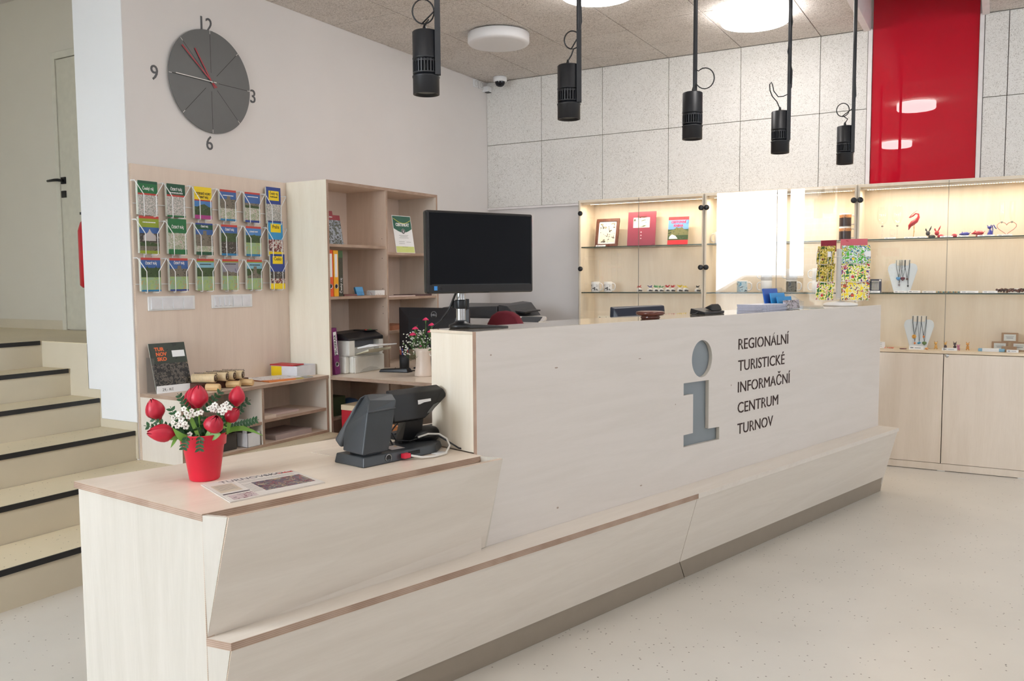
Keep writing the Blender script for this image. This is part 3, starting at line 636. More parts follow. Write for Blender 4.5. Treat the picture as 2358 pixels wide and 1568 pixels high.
# ================================================================ LOW SHELF UNIT
XL = -3.844
t = thing('low_shelf_unit', 'low open birch plywood shelf unit under the map rack', 'shelf', (-4.0, 3.67, .352))
def lb(x0, x1, y0, y1, z0, z1, name, me=1, th=None, mm=None): return part(name, MB().box(x0+4.0, x1+4.0, y0-3.67, y1-3.67, z0-.352, z1-.352, 0, me, th), mm or [shelfw, edgeB], t)
lb(PB, XL, 3.076, 4.256, .714, .734, 'shelf_top', th=2)
lb(PB, XL-.004, 3.078, 3.096, .352, .714, 'side_panel', th=1, mm=[birchZ, edgeB])
lb(PB, XL-.004, 4.234, 4.254, .352, .714, 'side_panel', th=1, mm=[birchZ, edgeB])
lb(PB, XL-.004, 3.664, 3.682, .37, .714, 'divider', th=1, mm=[birchZ, edgeB])
lb(PB, XL-.008, 3.096, 3.664, .492, .510, 'shelf_board', th=2); lb(PB, XL-.008, 3.682, 4.234, .500, .518, 'shelf_board', th=2)
lb(PB, XL-.004, 3.096, 4.234, .353, .369, 'bottom_board', th=2)
lb(PB+.0005, PB+.006, 3.096, 4.234, .369, .714, 'back_board', th=0)
# things on it
ZL = .7345
def flat(name, label, cat, poly, z, h, mat, group=None, edge=None):
    cxm = sum(p[0] for p in poly)/len(poly); cym = sum(p[1] for p in poly)/len(poly)
    mb = MB().prism([(p[0]-cxm, p[1]-cym) for p in poly], 0, h, 0, None if edge is None else 1)
    o = part(name, mb, [mat]+([edge] if edge else [])); o.location = (cxm, cym, z); return tag(o, label, cat, group)
mg = thing('magazine', 'dark magazine with orange letters leaning on the plywood board', 'magazine', (-4.085, 3.11, ZL), -.2)
Rm = Matrix.Rotation(-.30, 4, 'Y')
def lean(name, mb, mats): mb.M = Rm; return mb
m0 = MB(Rm); m0.box(-.004, 0, -.0, .215, .0, .29, 0, 1, thin=0); part('page_block', m0, [black, side_paper], mg)
m1 = MB(Rm)
m1.box(0, .0006, 0, .215, .17, .29, 0); m1.box(0, .0006, 0, .215, 0, .17, 1); m1.box(.0006, .001, .13, .205, .205, .243, 2)
part('cover', m1, [printed('mag_dark', [(34, 40, 34), (48, 56, 46), (24, 28, 28)], 14), printed('mag_crowd', [(44, 40, 38), (92, 84, 76), (28, 26, 26), (120, 104, 86)], 45), paper], mg)
for k, s in enumerate(('TUR', 'NOV', 'SKO')):
    text('cover_title', s, .021, Rm @ frame(.0012, .03+.004*k, .245-.029*k, (0, 1, 0)), pm('mag_orange', (226, 104, 52), .5), mg, bold=.0012, ext=.0002)
lip = MB(); lip.box(.0, .006, .0, .225, 0, .042); part('price_strip', lip, paper, mg); text('price_text', '29,- Kč', .016, frame(.0065, .03, .012, (0, 1, 0)), ink, mg, ext=.0002)
ac = MB(); ac.box(-.09, .004, -.012, -.009, 0, .20); ac.box(-.09, -.086, -.012, .225, .0, .2); part('acrylic_holder', ac, acryl, mg)
rollw = pm('turned_pale_wood', (224, 200, 160), .55, var=.08, scale=90); rollp = printed('roll_label', [(214, 190, 160), (70, 44, 34), (214, 190, 160)], 80); spiral = pm('spiral_black', (40, 32, 30), .4)
crate = tag(part('wooden_stand', MB().box(-.05, .05, 0, .36, 0, .042), pm('dark_brown_wood', (84, 48, 36), .5), None, .003), 'dark brown wooden stand under the pale rolled souvenirs', 'stand'); crate.location = (-4.0, 3.30, ZL)
for k in range(4):
    t = thing('wooden_roll', ['leftmost and nearest pale wooden roll on the brown stand', 'second pale wooden roll from the magazine', 'third pale wooden roll from the magazine', 'rightmost and farthest pale wooden roll on the brown stand'][k], 'souvenir', (-3.97, [3.35, 3.435, 3.49, 3.555][k], ZL+.069), .42, 'pale wooden rolls on a stand')
    part('roll', MB().lathe([(0, -.075), (.0255, -.075), (.026, .06), (.024, .064), (.0, .064)], ax='X', seg=28), rollw, t)
    part('end_disc', MB().lathe([(0, .064), (.021, .0645), (0, .0655)], ax='X', seg=24), rollp, t)
    sp_ = MB(); sp_.tube([(-.07+.14*q/60, .012+.006*math.cos(q*1.9), .026+.005*math.sin(q*1.9)) for q in range(60)], .0016, 5); part('spiral_binding', sp_, spiral, t)
    
for k in range(3):
    o = part('wooden_peg', MB().lathe([(0, -.04), (.021, -.04), (.021, .036), (.016, .042), (0, .042)], ax='X', seg=8, smooth=False), pm('pale_peg', (222, 186, 134), .5), None)
    o.location = (-3.905, [3.35, 3.50, 3.60][k], ZL+.0205); o.rotation_euler = (0, 0, .42)
    tag(o, ['octagonal pale wooden peg nearest the magazine price strip', 'middle octagonal wooden peg under the rolls', 'octagonal wooden peg nearest the orange folder'][k], 'souvenir', 'wooden pegs under the rolls')
flat('orange_folder', 'orange folder lying at the edge of the low shelf top', 'folder', [(-4.1, 3.80), (-3.90, 3.78), (-3.862, 3.97), (-3.95, 4.05), (-4.10, 4.05)], ZL, .006, porange)
flat('printed_sheet', 'white printed sheet with small pictures on the orange folder', 'paper', [(-4.15, 3.80), (-3.98, 3.78), (-3.88, 4.04), (-4.06, 4.10)], ZL+.0065, .004, printed('sheet_print', [(236, 236, 238), (236, 236, 238), (120, 124, 140)], 34, pos=[0, .5, .66]))
flat('yellow_grey_leaflet', 'grey and yellow leaflet under the printed sheet edge', 'leaflet', [(-3.96, 4.055), (-3.87, 3.98), (-3.855, 4.12), (-3.93, 4.16)], ZL, .004, printed('grey_yellow_print', [(150, 150, 150), (190, 170, 70)], 12))
bx = thing('cardboard_tray', 'white cardboard tray box on the right of the low shelf top', 'box', (-4.05, 4.15, ZL), .06)
tb = MB(); tb.box(-.11, .11, -.1, -.097, 0, .072); tb.box(-.11, .11, .081, .084, 0, .072); tb.box(.107, .11, -.097, .081, 0, .072); tb.box(-.11, -.107, -.097, .081, 0, .072); tb.box(-.107, .107, -.097, .081, 0, .002)
part('tray', tb, [pm('white_card', (228, 228, 232), .6)], bx); part('yellow_label', MB().box(-.108, -.02, -.1008, -.1, .004, .068), pyel, bx)
bk_ = thing('red_booklet_stack', 'red edged booklets lying in the white cardboard tray', 'booklet', (-4.055, 4.10, ZL+.003), .06)
part('booklets', MB().box(-.10, .098, -.044, .05, 0, .064), paper, bk_); part('top_cover', MB().box(-.10, .09, -.062, .05, .0700, .078), pm('dull_red', (186, 40, 50), .5), bk_)
# papers and boxes inside
flat('pink_paper_stack', 'flat stack of pale sheets on the upper right shelf board', 'paper', [(-4.12, 3.78), (-3.92, 3.78), (-3.92, 4.05), (-4.12, 4.05)], .5185, .012, pm('pinkish_paper', (206, 184, 178), .7))
flat('wooden_offcut', 'small plywood offcut on the upper right shelf board', 'wood piece', [(-3.96, 3.70), (-3.87, 3.70), (-3.87, 3.80), (-3.96, 3.80)], .5185, .018, pinw)
flat('grey_paper_stack', 'flat grey sheets on the bottom right of the low shelf', 'paper', [(-4.12, 3.80), (-3.88, 3.80), (-3.88, 4.12), (-4.12, 4.12)], .3695, .03, pm('grey_paper', (176, 160, 156), .7))
flat('pale_leaflet_pile', 'pale leaflet pile on the left shelf board behind the tulips', 'leaflet', [(-4.08, 3.44), (-3.87, 3.44), (-3.87, 3.62), (-4.08, 3.62)], .5105, .014, pm('pale_leaflets', (200, 204, 200), .7))
t = thing('white_card_box', 'small white card box with black devices in the low shelf', 'box', (-3.90, 3.60, .3695))
cb = MB(); cb.box(-.045, .045, -.05, -.048, 0, .085); cb.box(-.045, .045, .048, .05, 0, .085); cb.box(.043, .045, -.05, .05, 0, .085); cb.box(-.045, -.043, -.05, .05, 0, .085); cb.box(-.045, .045, -.05, .05, 0, .002)
part('carton', cb, pm('white_card', (228, 228, 232)), t)
t2 = thing('card_reader', 'white and black hand device standing in the white card box', 'device', (-3.90, 3.585, .373), .3); part('body', MB().box(-.015, .015, -.028, .028, 0, .12), white, t2, bevel=.006); part('keypad', MB().box(.0155, .0175, -.022, .022, .05, .11), black, t2)
t = tag(part('dark_storage_box', MB().box(-.1, .1, -.14, .14, 0, .1), pm('dark_storage', (66, 62, 58), .6), None, .004), 'dark grey storage box on the left floor of the low shelf', 'box'); t.location = (-3.99, 3.36, .3695)
# ================================================================ TALL SHELF AND DESK
XF = -3.832
def board(t, o, name, x0, x1, y0, y1, z0, z1, mats, th, bevel=0):
    return part(name, MB().box(x0-o[0], x1-o[0], y0-o[1], y1-o[1], z0-o[2], z1-o[2], 0, 1, th), mats, t, bevel)
o0 = (-4.02, 4.9, 0)
t = thing('tall_shelf_unit', 'tall two-column birch plywood shelf unit beside the map board', 'shelf', o0)
sm2 = [birchZ, edgeB]; sm3 = [shelfw, edgeB]
board(t, o0, 'side_panel', XA+.001, XF, 4.259, 4.279, 0, 2.023, [wood('birch_tall_side_lit', (250, 242, 224), (244, 234, 214), 'Z'), edgeB], 1)  # near side: same birch made paler to stand for light from the rear
board(t, o0, 'side_panel', XA+.001, XF, 5.510, 5.530, 0, 2.023, sm2, 1)
board(t, o0, 'divider', XA+.008, XF, 4.881, 4.899, .03, 2.003, sm3, 1)
board(t, o0, 'top_panel', XA+.001, XF, 4.279, 5.510, 2.003, 2.023, sm3, 2)
board(t, o0, 'back_panel', XA+.001, XA+.008, 4.279, 5.510, .03, 2.003, sm3, 0)
for y0, y1, z in ((4.279, 4.881, 1.605), (4.279, 4.881, 1.254), (4.279, 4.881, .44), (4.899, 5.51, 1.563), (4.899, 5.51, 1.237), (4.899, 5.51, .99), (4.899, 5.51, .40)):
    board(t, o0, 'shelf_board', XA+.008, XF-.006, y0, y1, z-.018, z, sm3, 2)
hol = MB()
for y in (4.8805,):
    for z in (1.12, 1.17, 1.52, 1.66, 1.3): hol.lathe([(.0028, -.0006), (.0028, 0)], (XF-.04+4.02, y-4.9, z), 8, ax='Y')
part('peg_hole', hol, ink, t)
# desk
o1 = (-3.3, 4.9, 0)
t = thing('staff_desk', 'birch plywood desk with printer and vase beside the tall shelf', 'desk', o1)
board(t, o1, 'desk_top', XF+.001, -2.62, 4.256, 5.20, .705, .727, [topw, edgeB], 2)
board(t, o1, 'desk_top', XA+.009, XF+.001, 4.28, 4.880, .705, .727, [topw, edgeB], 2)
board(t, o1, 'desk_top', XA+.009, XF+.001, 4.90, 5.509, .705, .727, [topw, edgeB], 2)
board(t, o1, 'leg_panel', -2.66, -2.64, 4.30, 5.18, 0, .705, sm2, 0); board(t, o1, 'modesty_panel', XF+.02, -2.66, 5.16, 5.18, .2, .705, sm2, 1)
ZD = .7275
# laser printer
t = thing('laser_printer', 'white laser printer with black top in the shelf unit', 'printer', (-3.905, 4.60, ZD), .05)
# local +X faces the room
wp_ = pm('printer_offwhite', (222, 220, 212), .45); bp_ = pm('printer_black', (34, 33, 36), .4)
part('lower_tray', MB().box(-.14, .10, -.155, .195, 0, .12), wp_, t, bevel=.008)
part('lower_front', MB().prism([(-.15, .0), (.19, .0), (.19, .11), (-.15, .11)], .10, .112, map=lambda a, b, h: (h, a, b)), wp_, t, bevel=.004)
md = MB(); md.box(-.14, .095, -.19, -.125, .12, .225); md.box(-.14, .095, .155, .205, .12, .225); md.box(-.14, .05, -.125, .155, .12, .17); md.box(-.14, -.02, -.125, .155, .17, .225)
part('upper_body', md, wp_, t, bevel=.004)
part('side_wing', MB().box(-.14, .07, -.2, -.155, 0, .12), wp_, t, bevel=.01)
part('top_cover', MB().hull([(-.14, -.2, .225), (.10, -.2, .225), (.10, .2, .215), (-.14, .2, .225), (-.14, -.2, .27), (-.14, .2, .28), (.02, -.19, .27), (.03, .19, .28), (.10, -.2, .238), (.10, .2, .24)]), bp_, t, bevel=.006)
part('control_panel', MB().box(-.06, .06, .06, .19, .2765, .281), black, t, bevel=.002)
part('inner_roller', MB().box(.0, .045, -.124, .154, .172, .214), pm('printer_inner', (120, 122, 128), .3), t)
part('paper_guide', MB().hull([(.095, -.12, .125), (.19, -.10, .15), (.19, .165, .15), (.095, .155, .125), (.095, -.12, .13), (.19, -.10, .165), (.19, .165, .165), (.095, .155, .13)]), pm('printer_tray_cream', (206, 200, 176), .5), t, bevel=.003)
for (y, z, c_) in ((.10, .2825, (200, 60, 40)), (.15, .2825, (60, 160, 70))): part('button', MB().cyl(.02, y, z-.001, z+.003, .008, 12), pm('button_%d' % c_[0], c_, .4), t)
part('tray_arch', MB().prism([(-.1, .004), (.14, .004), (.10, .022), (.02, .034), (-.06, .022)], .112, .1135, map=lambda a, b, h: (h, a, b)), pm('printer_arch', (198, 196, 188), .5), t)
t = tag(part('paper_sheet', MB().hull([(0, -.10, 0), (.17, -.09, .026), (.17, .12, .022), (0, .12, 0), (0, -.1, .008), (.10, -.09, .034), (.17, .12, .028), (.17, -.09, .03)]), paper), 'white sheets lying on the printer output guide', 'paper'); t.location = (-3.80, 4.60, ZD+.166)
# lever arch folders and books
def folder(name, label, loc, col, h=.3, w=.06, d=.28, rz=0, lay=0, sz=None, lc=(236, 236, 236), textv=None, group=None):
    t = thing(name, label, 'folder', loc, rz, group)
    Mx = Matrix.Rotation(lay, 4, 'X')
    part('cover', MB(Mx).box(-d, 0, 0, w, 0, h), pm('folder_%d_%d_%d' % col, col, .45), t, bevel=.002)
    part('spine_label', MB(Mx).box(.0002, .001, w*.2, w*.8, h*.42, h*.92), pm('label_white', lc, .6), t)
    part('finger_ring', MB(Mx).lathe([(.012, .0), (.014, .0015), (.017, .0015), (.017, 0)], (.0002, w/2, h*.22), 20, ax='X', cap=False), chrome, t)
    part('finger_hole', MB(Mx).lathe([(0, .0004), (.012, .0004)], (.0002, w/2, h*.22), 20, ax='X', cap=False), ink, t)
    if textv:
        for s, hh, zz in textv: text('spine_text', s, hh, Mx @ frame(.0014, w*.68, zz, (0, 0, 1), (0, -1, 0)), ink, t, ext=.0002, bold=.0006)
    return t
folder('lever_arch_folder', 'orange-red lever arch folder on the middle left shelf', (-3.872, 4.300, 1.2545), (222, 84, 36), .312, .055)
folder('lever_arch_folder', 'yellow lever arch folder beside the orange-red one', (-3.870, 4.358, 1.2545), (236, 170, 30), .31, .046)
folder('lever_arch_folder', 'purple lever arch folder leaning beside the laser printer', (-3.845, 4.325, ZD), (112, 34, 96), .315, .05, lay=.10, textv=(('PRUSERAR', .022, .13),))
t = thing('thick_book', 'dark thick book with white spine letters beside yellow folder', 'book', (-3.876, 4.407, 1.2545))
part('cover', MB().box(-.2, 0, 0, .05, 0, .31), [printed('book_dark_print', [(38, 36, 34), (54, 56, 46), (28, 27, 28)], 40)], t, bevel=.002); part('green_patch', MB().box(.0002, .0008, .002, .048, .262, .308), pm('book_green', (62, 96, 60)), t)
text('spine_title', 'Český ráj', .020, frame(.0012, .036, .02, (0, 0, 1), (0, -1, 0)), paper, t, ext=.0002)
# tiered brochures upper left
hold = thing('tiered_brochure', 'stepped dark red brochures on the top left shelf', 'brochure', (-3.885, 4.325, 1.6055))
for k, (dx, w, h) in enumerate(((-.05, .065, .26), (-.025, .11, .23), (0, .15, .20))):
    R_ = Matrix.Translation((dx, 0, 0)) @ Matrix.Rotation(-.16, 4, 'Y')
    part('brochure_sheet', MB(R_).box(0, .004, 0, w, 0, h*.83, 0).box(0, .004, 0, w, h*.83-.0, h, 1), [printed('dusk_print', [(120, 128, 140), (76, 80, 70), (150, 156, 166), (60, 60, 54)], 30), pm('brochure_maroon', (134, 34, 46), .5)], hold)
    text('header', ['OVÉ', 'RAJ', 'BOHEMIAN'][k], .011 if k == 2 else .014, R_ @ frame(.0046, .012, h*.9, (0, 1, 0)), paper, hold, ext=.0002, sx=.8)
part('acrylic_holder', MB(Matrix.Rotation(-.16, 4, 'Y')).box(-.004, -.001, 0, .16, 0, .13).box(.006, .012, 0, .16, -.0, .01), acryl, hold)
# certificate
t = thing('certificate_sheet', 'green and white framed certificate leaning on the right shelf', 'certificate', (-3.885, 5.07, 1.5635), -.12)
Rc = Matrix.Rotation(-.17, 4, 'Y')
cgreen = pm('cert_green', (28, 92, 74), .4)
c = MB(Rc); c.box(-.003, 0, 0, .2, 0, .285, 0); c.box(0, .0006, .004, .196, .185, .281, 1); c.box(0, .0006, .004, .196, .004, .05, 2); part('sheet', c, [paper, cgreen, pm('cert_yellowgreen', (204, 214, 130), .5)], t)
arc = MB(Rc); arc.tube([(.0012, .01+.18*q/16, .262-.035*math.sin(PI*q/16*.9)) for q in range(17)], .0022, 5); part('gold_swoosh', arc, pm('swoosh_yellow', (214, 214, 90), .5), t)
arc = MB(Rc); arc.prism([(.004, .186)]+[(.004+.192*q/16, .186-.03*math.sin(PI*q/16)) for q in range(1, 16)]+[(.196, .186)], .0006, .0009, map=lambda a, b, h: (h, a, b)); part('green_curve', arc, cgreen, t)
part('badge', MB(Rc).lathe([(0, .0012), (.019, .0012), (.019, .002), (0, .002)], (0, .1, .165), 24, ax='X'), ink, t)
part('badge_rim', MB(Rc).lathe([(.017, .0022), (.019, .0022)], (0, .1, .165), 24, ax='X', cap=False), paper, t)
text('badge_letter', 'B', .02, Rc @ frame(.0026, .1, .155, (0, 1, 0)), paper, t, align='CENTER', ext=.0002, bold=.0005)
text('heading', 'CERTIFIKÁT', .023, Rc @ frame(.001, .1, .205, (0, 1, 0)), paper, t, sx=.86, align='CENTER', ext=.0002, bold=.0012)
ln = MB(Rc)
for z, a, b in ((.134, .05, .15), (.125, .06, .14), (.115, .05, .15), (.085, .04, .1), (.083, .12, .17), (.07, .04, .10), (.045, .07, .13)): ln.box(.0006, .0009, a, b, z, z+.002)
part('text_line', ln, pm('grey_ink', (120, 120, 116), .6), t)
# card boxes, leaflets on shelves
t = thing('business_card_holder', 'clear card holder with blue cards on the middle left shelf', 'card holder', (-3.90, 4.66, 1.2545))
part('holder', MB().box(-.04, .04, -.03, .06, 0, .003).box(.037, .04, -.03, .06, 0, .03).box(-.04, .04, -.03, -.027, 0, .03), acryl, t); part('cards', MB(Matrix.Rotation(-.3, 4, 'Y')).box(-.02, -.005, -.025, .055, .004, .065), pm('card_blue', (70, 150, 205), .4), t)
t = tag(part('card_box', MB().box(-.04, .04, -.055, .055, 0, .035, 0), printed('card_box_print', [(232, 230, 228), (232, 230, 228), (190, 150, 150)], 60), None, .002), 'white small card box at the right end of middle shelf', 'box'); t.location = (-3.885, 4.815, 1.2545)
flat('dark_red_leaflet', 'dark red leaflet beside the thick book', 'leaflet', [(-4.05, 4.47), (-3.87, 4.46), (-3.86, 4.58), (-4.0, 4.60)], 1.2545, .012, pm('leaflet_maroon', (112, 66, 64), .5))
flat('leaflet_spread', 'pinkish leaflets lying on the right middle shelf', 'leaflet', [(-4.1, 4.95), (-3.87, 4.92), (-3.86, 5.26), (-4.05, 5.3)], 1.2375, .008, pm('leaflet_pink', (206, 186, 180), .6))
flat('dark_leaflet', 'dark leaflet at the right end of the right middle shelf', 'leaflet', [(-4.1, 5.3), (-3.9, 5.28), (-3.87, 5.49), (-4.05, 5.5)], 1.2375, .012, pm('leaflet_dark', (84, 60, 62), .5))
flat('leaflet_pile', 'brown leaflet pile on the lower right shelf near dark monitor', 'leaflet', [(-4.1, 4.93), (-3.88, 4.93), (-3.88, 5.25), (-4.1, 5.28)], .9905, .035, pm('leaflet_brown', (150, 96, 70), .5))
# desk items
t = thing('desktop_monitor', 'black desktop monitor seen from behind with a ring logo', 'monitor', (-3.50, 5.0, ZD), .02)
part('screen_case', MB().hull([(-.30, -.02, .13), (.30, -.02, .13), (.30, -.02, .435), (-.30, -.02, .435), (-.29, .012, .14), (.29, .012, .14), (.29, .012, .425), (-.29, .012, .425), (-.2, -.045, .2), (.2, -.045, .2), (.2, -.045, .36), (-.2, -.045, .36)]), bp_, t)
part('stand', MB().box(-.035, .035, -.06, -.035, .01, .25).box(-.11, .11, -.12, .09, 0, .012), bp_, t, bevel=.004)
part('logo_ring', MB().lathe([(.022, -.0), (.025, .001), (.025, -.001)], (.02, -.046, .385), 28, ax='Y', cap=False), pm('logo_grey', (150, 150, 152), .4), t)
text('logo', 'DELL', .014, frame(.02, -.0465, .378, (1, 0, 0)), pm('logo_grey', (150, 150, 152)), t, align='CENTER', bold=.0006)
for o in t.children:
    if o.name.startswith('logo'): o.location = (0, .004, 0)
t = thing('speaker_box', 'small black desk device standing behind the flower vase', 'speaker', (-3.245, 4.72, ZD)); part('body', MB().box(-.05, .05, -.05, .05, 0, .19), black, t, bevel=.006); part('front', MB().box(-.04, .04, -.0515, -.05, .01, .18), pm('grille_black', (34, 34, 38), .8, bump=.5, scale=200), t)
t = thing('pen_cup', 'black mesh pen cup full of pens on the desk', 'pen cup', (-3.68, 4.87, ZD))
part('cup', MB().lathe([(0, 0), (.034, 0), (.036, .10), (.033, .10), (.031, .004), (0, .004)], seg=20), pm('mesh_black', (30, 30, 33), .6), t)
for k in range(9):
    a = k*.7; part('pen', MB().tube([(.015*math.cos(a), .015*math.sin(a), .006), (.03*math.cos(a), .03*math.sin(a), .135+.012*(k % 3))], .004, 8), [pred, pblue, pdgreen, black, pm('pen_maroon', (120, 26, 40)), paper][k % 6], t)
t = thing('telephone_handset', 'black device lying on the desk in front of pen cup', 'phone', (-3.60, 4.66, ZD), .25); part('body', MB().hull([(-.11, -.035, 0), (.11, -.04, 0), (.12, .03, 0), (-.11, .035, 0), (-.10, -.03, .02), (.10, -.035, .03), (.10, .025, .03), (-.10, .03, .018)]), black, t, bevel=.005)
t = tag(part('white_tape_roll', MB().lathe([(.006, -.018), (.0135, -.018), (.0135, .018), (.006, .018)], (0, 0, .0135), 24, ax='X'), white), 'small white roll on the desk at the shelf divider', 'tape roll'); t.location = (-3.74, 4.945, ZD)
cbl = MB(); cbl.tube([(-3.40, 4.98, ZD+.004), (-3.45, 4.80, ZD+.004), (-3.55, 4.72, ZD+.004), (-3.66, 4.76, ZD+.004), (-3.74, 4.84, ZD+.004)], .0035, 7); tag(part('desk_cable', cbl, black), 'black cable lying behind the pen cup on desk', 'cable')
# vase of carnations
vx, vy = -3.285, 4.555
t = thing('flower_vase', 'cream ceramic vase with pink carnations and white baby breath', 'vase', (vx, vy, ZD))
part('vase', MB().lathe([(0, 0), (.060, 0), (.061, .01), (.052, .06), (.049, .11), (.052, .16), (.056, .185), (.052, .185), (.046, .12), (.046, .02), (0, .015)], seg=36), pm('cream_ceramic', (218, 202, 188), .35, var=.03), t)
random.seed(3)
fl = MB(); stm = MB(); lf = MB()
for k in range(150):
    a = random.uniform(0, 2*PI); r = random.uniform(.02, .15)**1; side = -1 if k % 5 else 1
    x = side*abs(r*math.cos(a))*1.0-.015; y = r*math.sin(a)*.6; z = random.uniform(.16, .31)-abs(x)*.25
    fl.ell((x, y, z), (.0052, .0052, .0045), 6, 4)
    if k % 3 == 0: stm.tube([(x*.15, y*.15, .17), (x*.7, y*.7, z-.04), (x, y, z)], .0009, 4)
part('baby_breath', fl, pm('tiny_white_flower', (240, 240, 232), .7), t, kind='stuff'); part('stem', stm, pm('stem_green', (72, 110, 54), .6), t)
for k in range(60):
    a = random.uniform(0, 2*PI); x = random.uniform(-.1, .14); y = random.uniform(-.05, .05); z = random.uniform(.17, .29)
    lf.leaf((x, y, z), (x+random.uniform(-.04, .04), y+random.uniform(-.02, .02), z+random.uniform(-.03, .06)), .010, nrm=(random.uniform(-1, 1), -1, random.uniform(-1, 1)))
part('leaf', lf, pm('vase_leaf_green', (64, 98, 44), .6), t, kind='stuff')
def carnation(x, y, z, r, m):
    mb = MB()
    for q in range(26):
        a = q*2.4; rr = r*(.25+.75*(q/26)); p = Vector((rr*math.cos(a), rr*math.sin(a)*.8, r*.35*(1-q/26)))
        mb.ell((p.x*.7, p.y*.7, p.z), (r*.33, r*.33, r*.16), 6, 4, R=Matrix.Rotation(a, 3, 'Z') @ Matrix.Rotation(.8, 3, 'Y'))
    mb.lathe([(.002, -r*1.2), (.006, -r*.3), (r*.4, 0)], (0, 0, 0), 8, 1)
    mb.tube([(0, 0, -r), (-x*.35, -y*.3, -(z-.2)*.5-.02), (-x*.8, -y*.8, -(z-.17))], .0015, 5, 1)
    mb.v = [(a_+x, b_+y, c_+z) for a_, b_, c_ in mb.v]
    part('carnation', mb, [m, MATS['stem_green']], t)
pink = pm('carnation_pink', (226, 50, 104), .6); 
carnation(-.045, -.05, .275, .028, pink); carnation(-.025, -.05, .315, .025, pink); carnation(.045, -.03, .375, .024, pink); carnation(.085, -.02, .34, .025, pink); carnation(.07, -.02, .295, .02, pink); carnation(.015, -.05, .20, .011, pm('carnation_magenta', (206, 70, 150)))
# things under the desk / in the lower shelves
t = tag(part('green_storage_box', MB().box(-.13, .11, -.08, .08, 0, .13), pm('dull_green', (74, 86, 58), .6), None, .004), 'dull green box in the dark lower left shelf', 'box'); t.location = (-3.99, 4.38, .4405)
t = tag(part('blue_plastic_bag', MB().ell((0, 0, .05), (.09, .07, .05), 10, 6), pm('bag_blue', (60, 90, 130), .3, bump=.6, scale=20)), 'crumpled blue plastic bag beside the dull green box', 'bag'); t.location = (-3.93, 4.56, .4405)
t = thing('red_box', 'red box with cream lid standing under the desk', 'box', (-3.66, 4.42, 0)); part('body', MB().box(-.12, .12, -.12, .12, 0, .50), pm('box_red', (184, 34, 46), .5), t, bevel=.003); part('lid', MB().box(-.122, .122, -.122, .122, .50, .535), pm('box_cream', (226, 206, 176), .5), t, bevel=.002)
t = tag(part('maroon_file_box', MB().box(-.06, .06, -.13, .13, 0, .34), pm('file_maroon', (116, 28, 48), .5), None, .003), 'maroon file box standing under the desk behind the till', 'box'); t.location = (-3.05, 4.62, 0)
# chair
t = thing('office_chair', 'dark red upholstered office chair behind the counter', 'chair', (-3.15, 5.41, 0), -.2); t.scale = (1.1, 1.1, .981)
cf = pm('chair_burgundy', (104, 24, 38), .85, bump=.3, scale=300)
bk2 = MB(); prof = [(-.135+.27*q/14, 0) for q in range(15)]
pts = [(-.15, .80), (.15, .80), (.165, .95), (.155, 1.05), (.115, 1.115), (.06, 1.145), (0, 1.152), (-.06, 1.145), (-.115, 1.115), (-.155, 1.05), (-.165, .95)]
part('backrest', MB().prism(pts, -.025, .025, map=lambda a, b, h: (a, -h, b)), cf, t, bevel=.018, bseg=3)
part('seat', MB().lathe([(0, .45), (.2, .45), (.225, .48), (.22, .52), (.1, .535), (0, .535)], (0, .22, 0), 28), cf, t)
part('back_support', MB().tube([(0, .03, .92), (0, .06, .6), (0, .18, .44)], .016, 8), black, t)
part('gas_column', MB().cyl(0, .22, .10, .45, .026), black, t)
for k in range(5):
    a = 2*PI*k/5; part('base_leg', MB().tube([(0, .22, .11), (.27*math.cos(a), .22+.27*math.sin(a), .07)], [.022, .014], 8), black, t)
    part('castor', MB().lathe([(0, -.012), (.028, -.012), (.028, .012), (0, .012)], (.27*math.cos(a), .22+.27*math.sin(a), .028), 14, ax='Y'), black, t)
# copier
t = thing('photocopier', 'grey photocopier with dark lid in the back corner', 'photocopier', (-3.74, 6.25, 0), .05)
part('cabinet', MB().box(-.38, .38, -.26, .26, 0, .93), pm('copier_lightgrey', (198, 196, 194), .45), t, bevel=.008)
part('scanner_body', MB().box(-.385, .36, -.265, .26, .93, 1.04), pm('copier_midgrey', (206, 202, 200), .45), t, bevel=.01)
part('document_lid', MB().hull([(-.385, -.27, 1.041), (.16, -.27, 1.041), (.16, .24, 1.041), (-.385, .24, 1.041), (-.375, -.26, 1.125), (.15, -.25, 1.14), (.15, .23, 1.15), (-.375, .23, 1.15), (-.385, -.27, 1.11)]), pm('copier_dark', (50, 51, 54), .35), t, bevel=.01)
part('document_feeder', MB().hull([(.16, -.26, 1.05), (.34, -.26, 1.05), (.34, .2, 1.05), (.16, .2, 1.05), (.16, -.25, 1.15), (.24, -.25, 1.14), (.16, .2, 1.17), (.25, .2, 1.16)]), pm('copier_dark', (50, 51, 54)), t, bevel=.006)
part('feeder_tray', MB().hull([(.18, -.2, 1.10), (.38, -.2, 1.08), (.38, .1, 1.09), (.18, .1, 1.12), (.18, -.2, 1.112), (.38, -.2, 1.092), (.38, .1, 1.10)]), black, t)
part('touch_panel', MB(Matrix.Translation((.50, -.36, 1.03)) @ Matrix.Rotation(.5, 4, 'X')).box(-.13, .13, -.05, .05, -.015, .012, 0), pm('copier_midgrey', (206, 202, 200)), t, bevel=.005)
part('touch_screen', MB(Matrix.Translation((.50, -.36, 1.03)) @ Matrix.Rotation(.5, 4, 'X')).box(-.08, .10, -.04, .04, .0122, .014), pm('panel_dark', (58, 62, 68), .15), t)
part('panel_arm', MB().box(.34, .5, -.35, -.2, .98, 1.0), black, t)
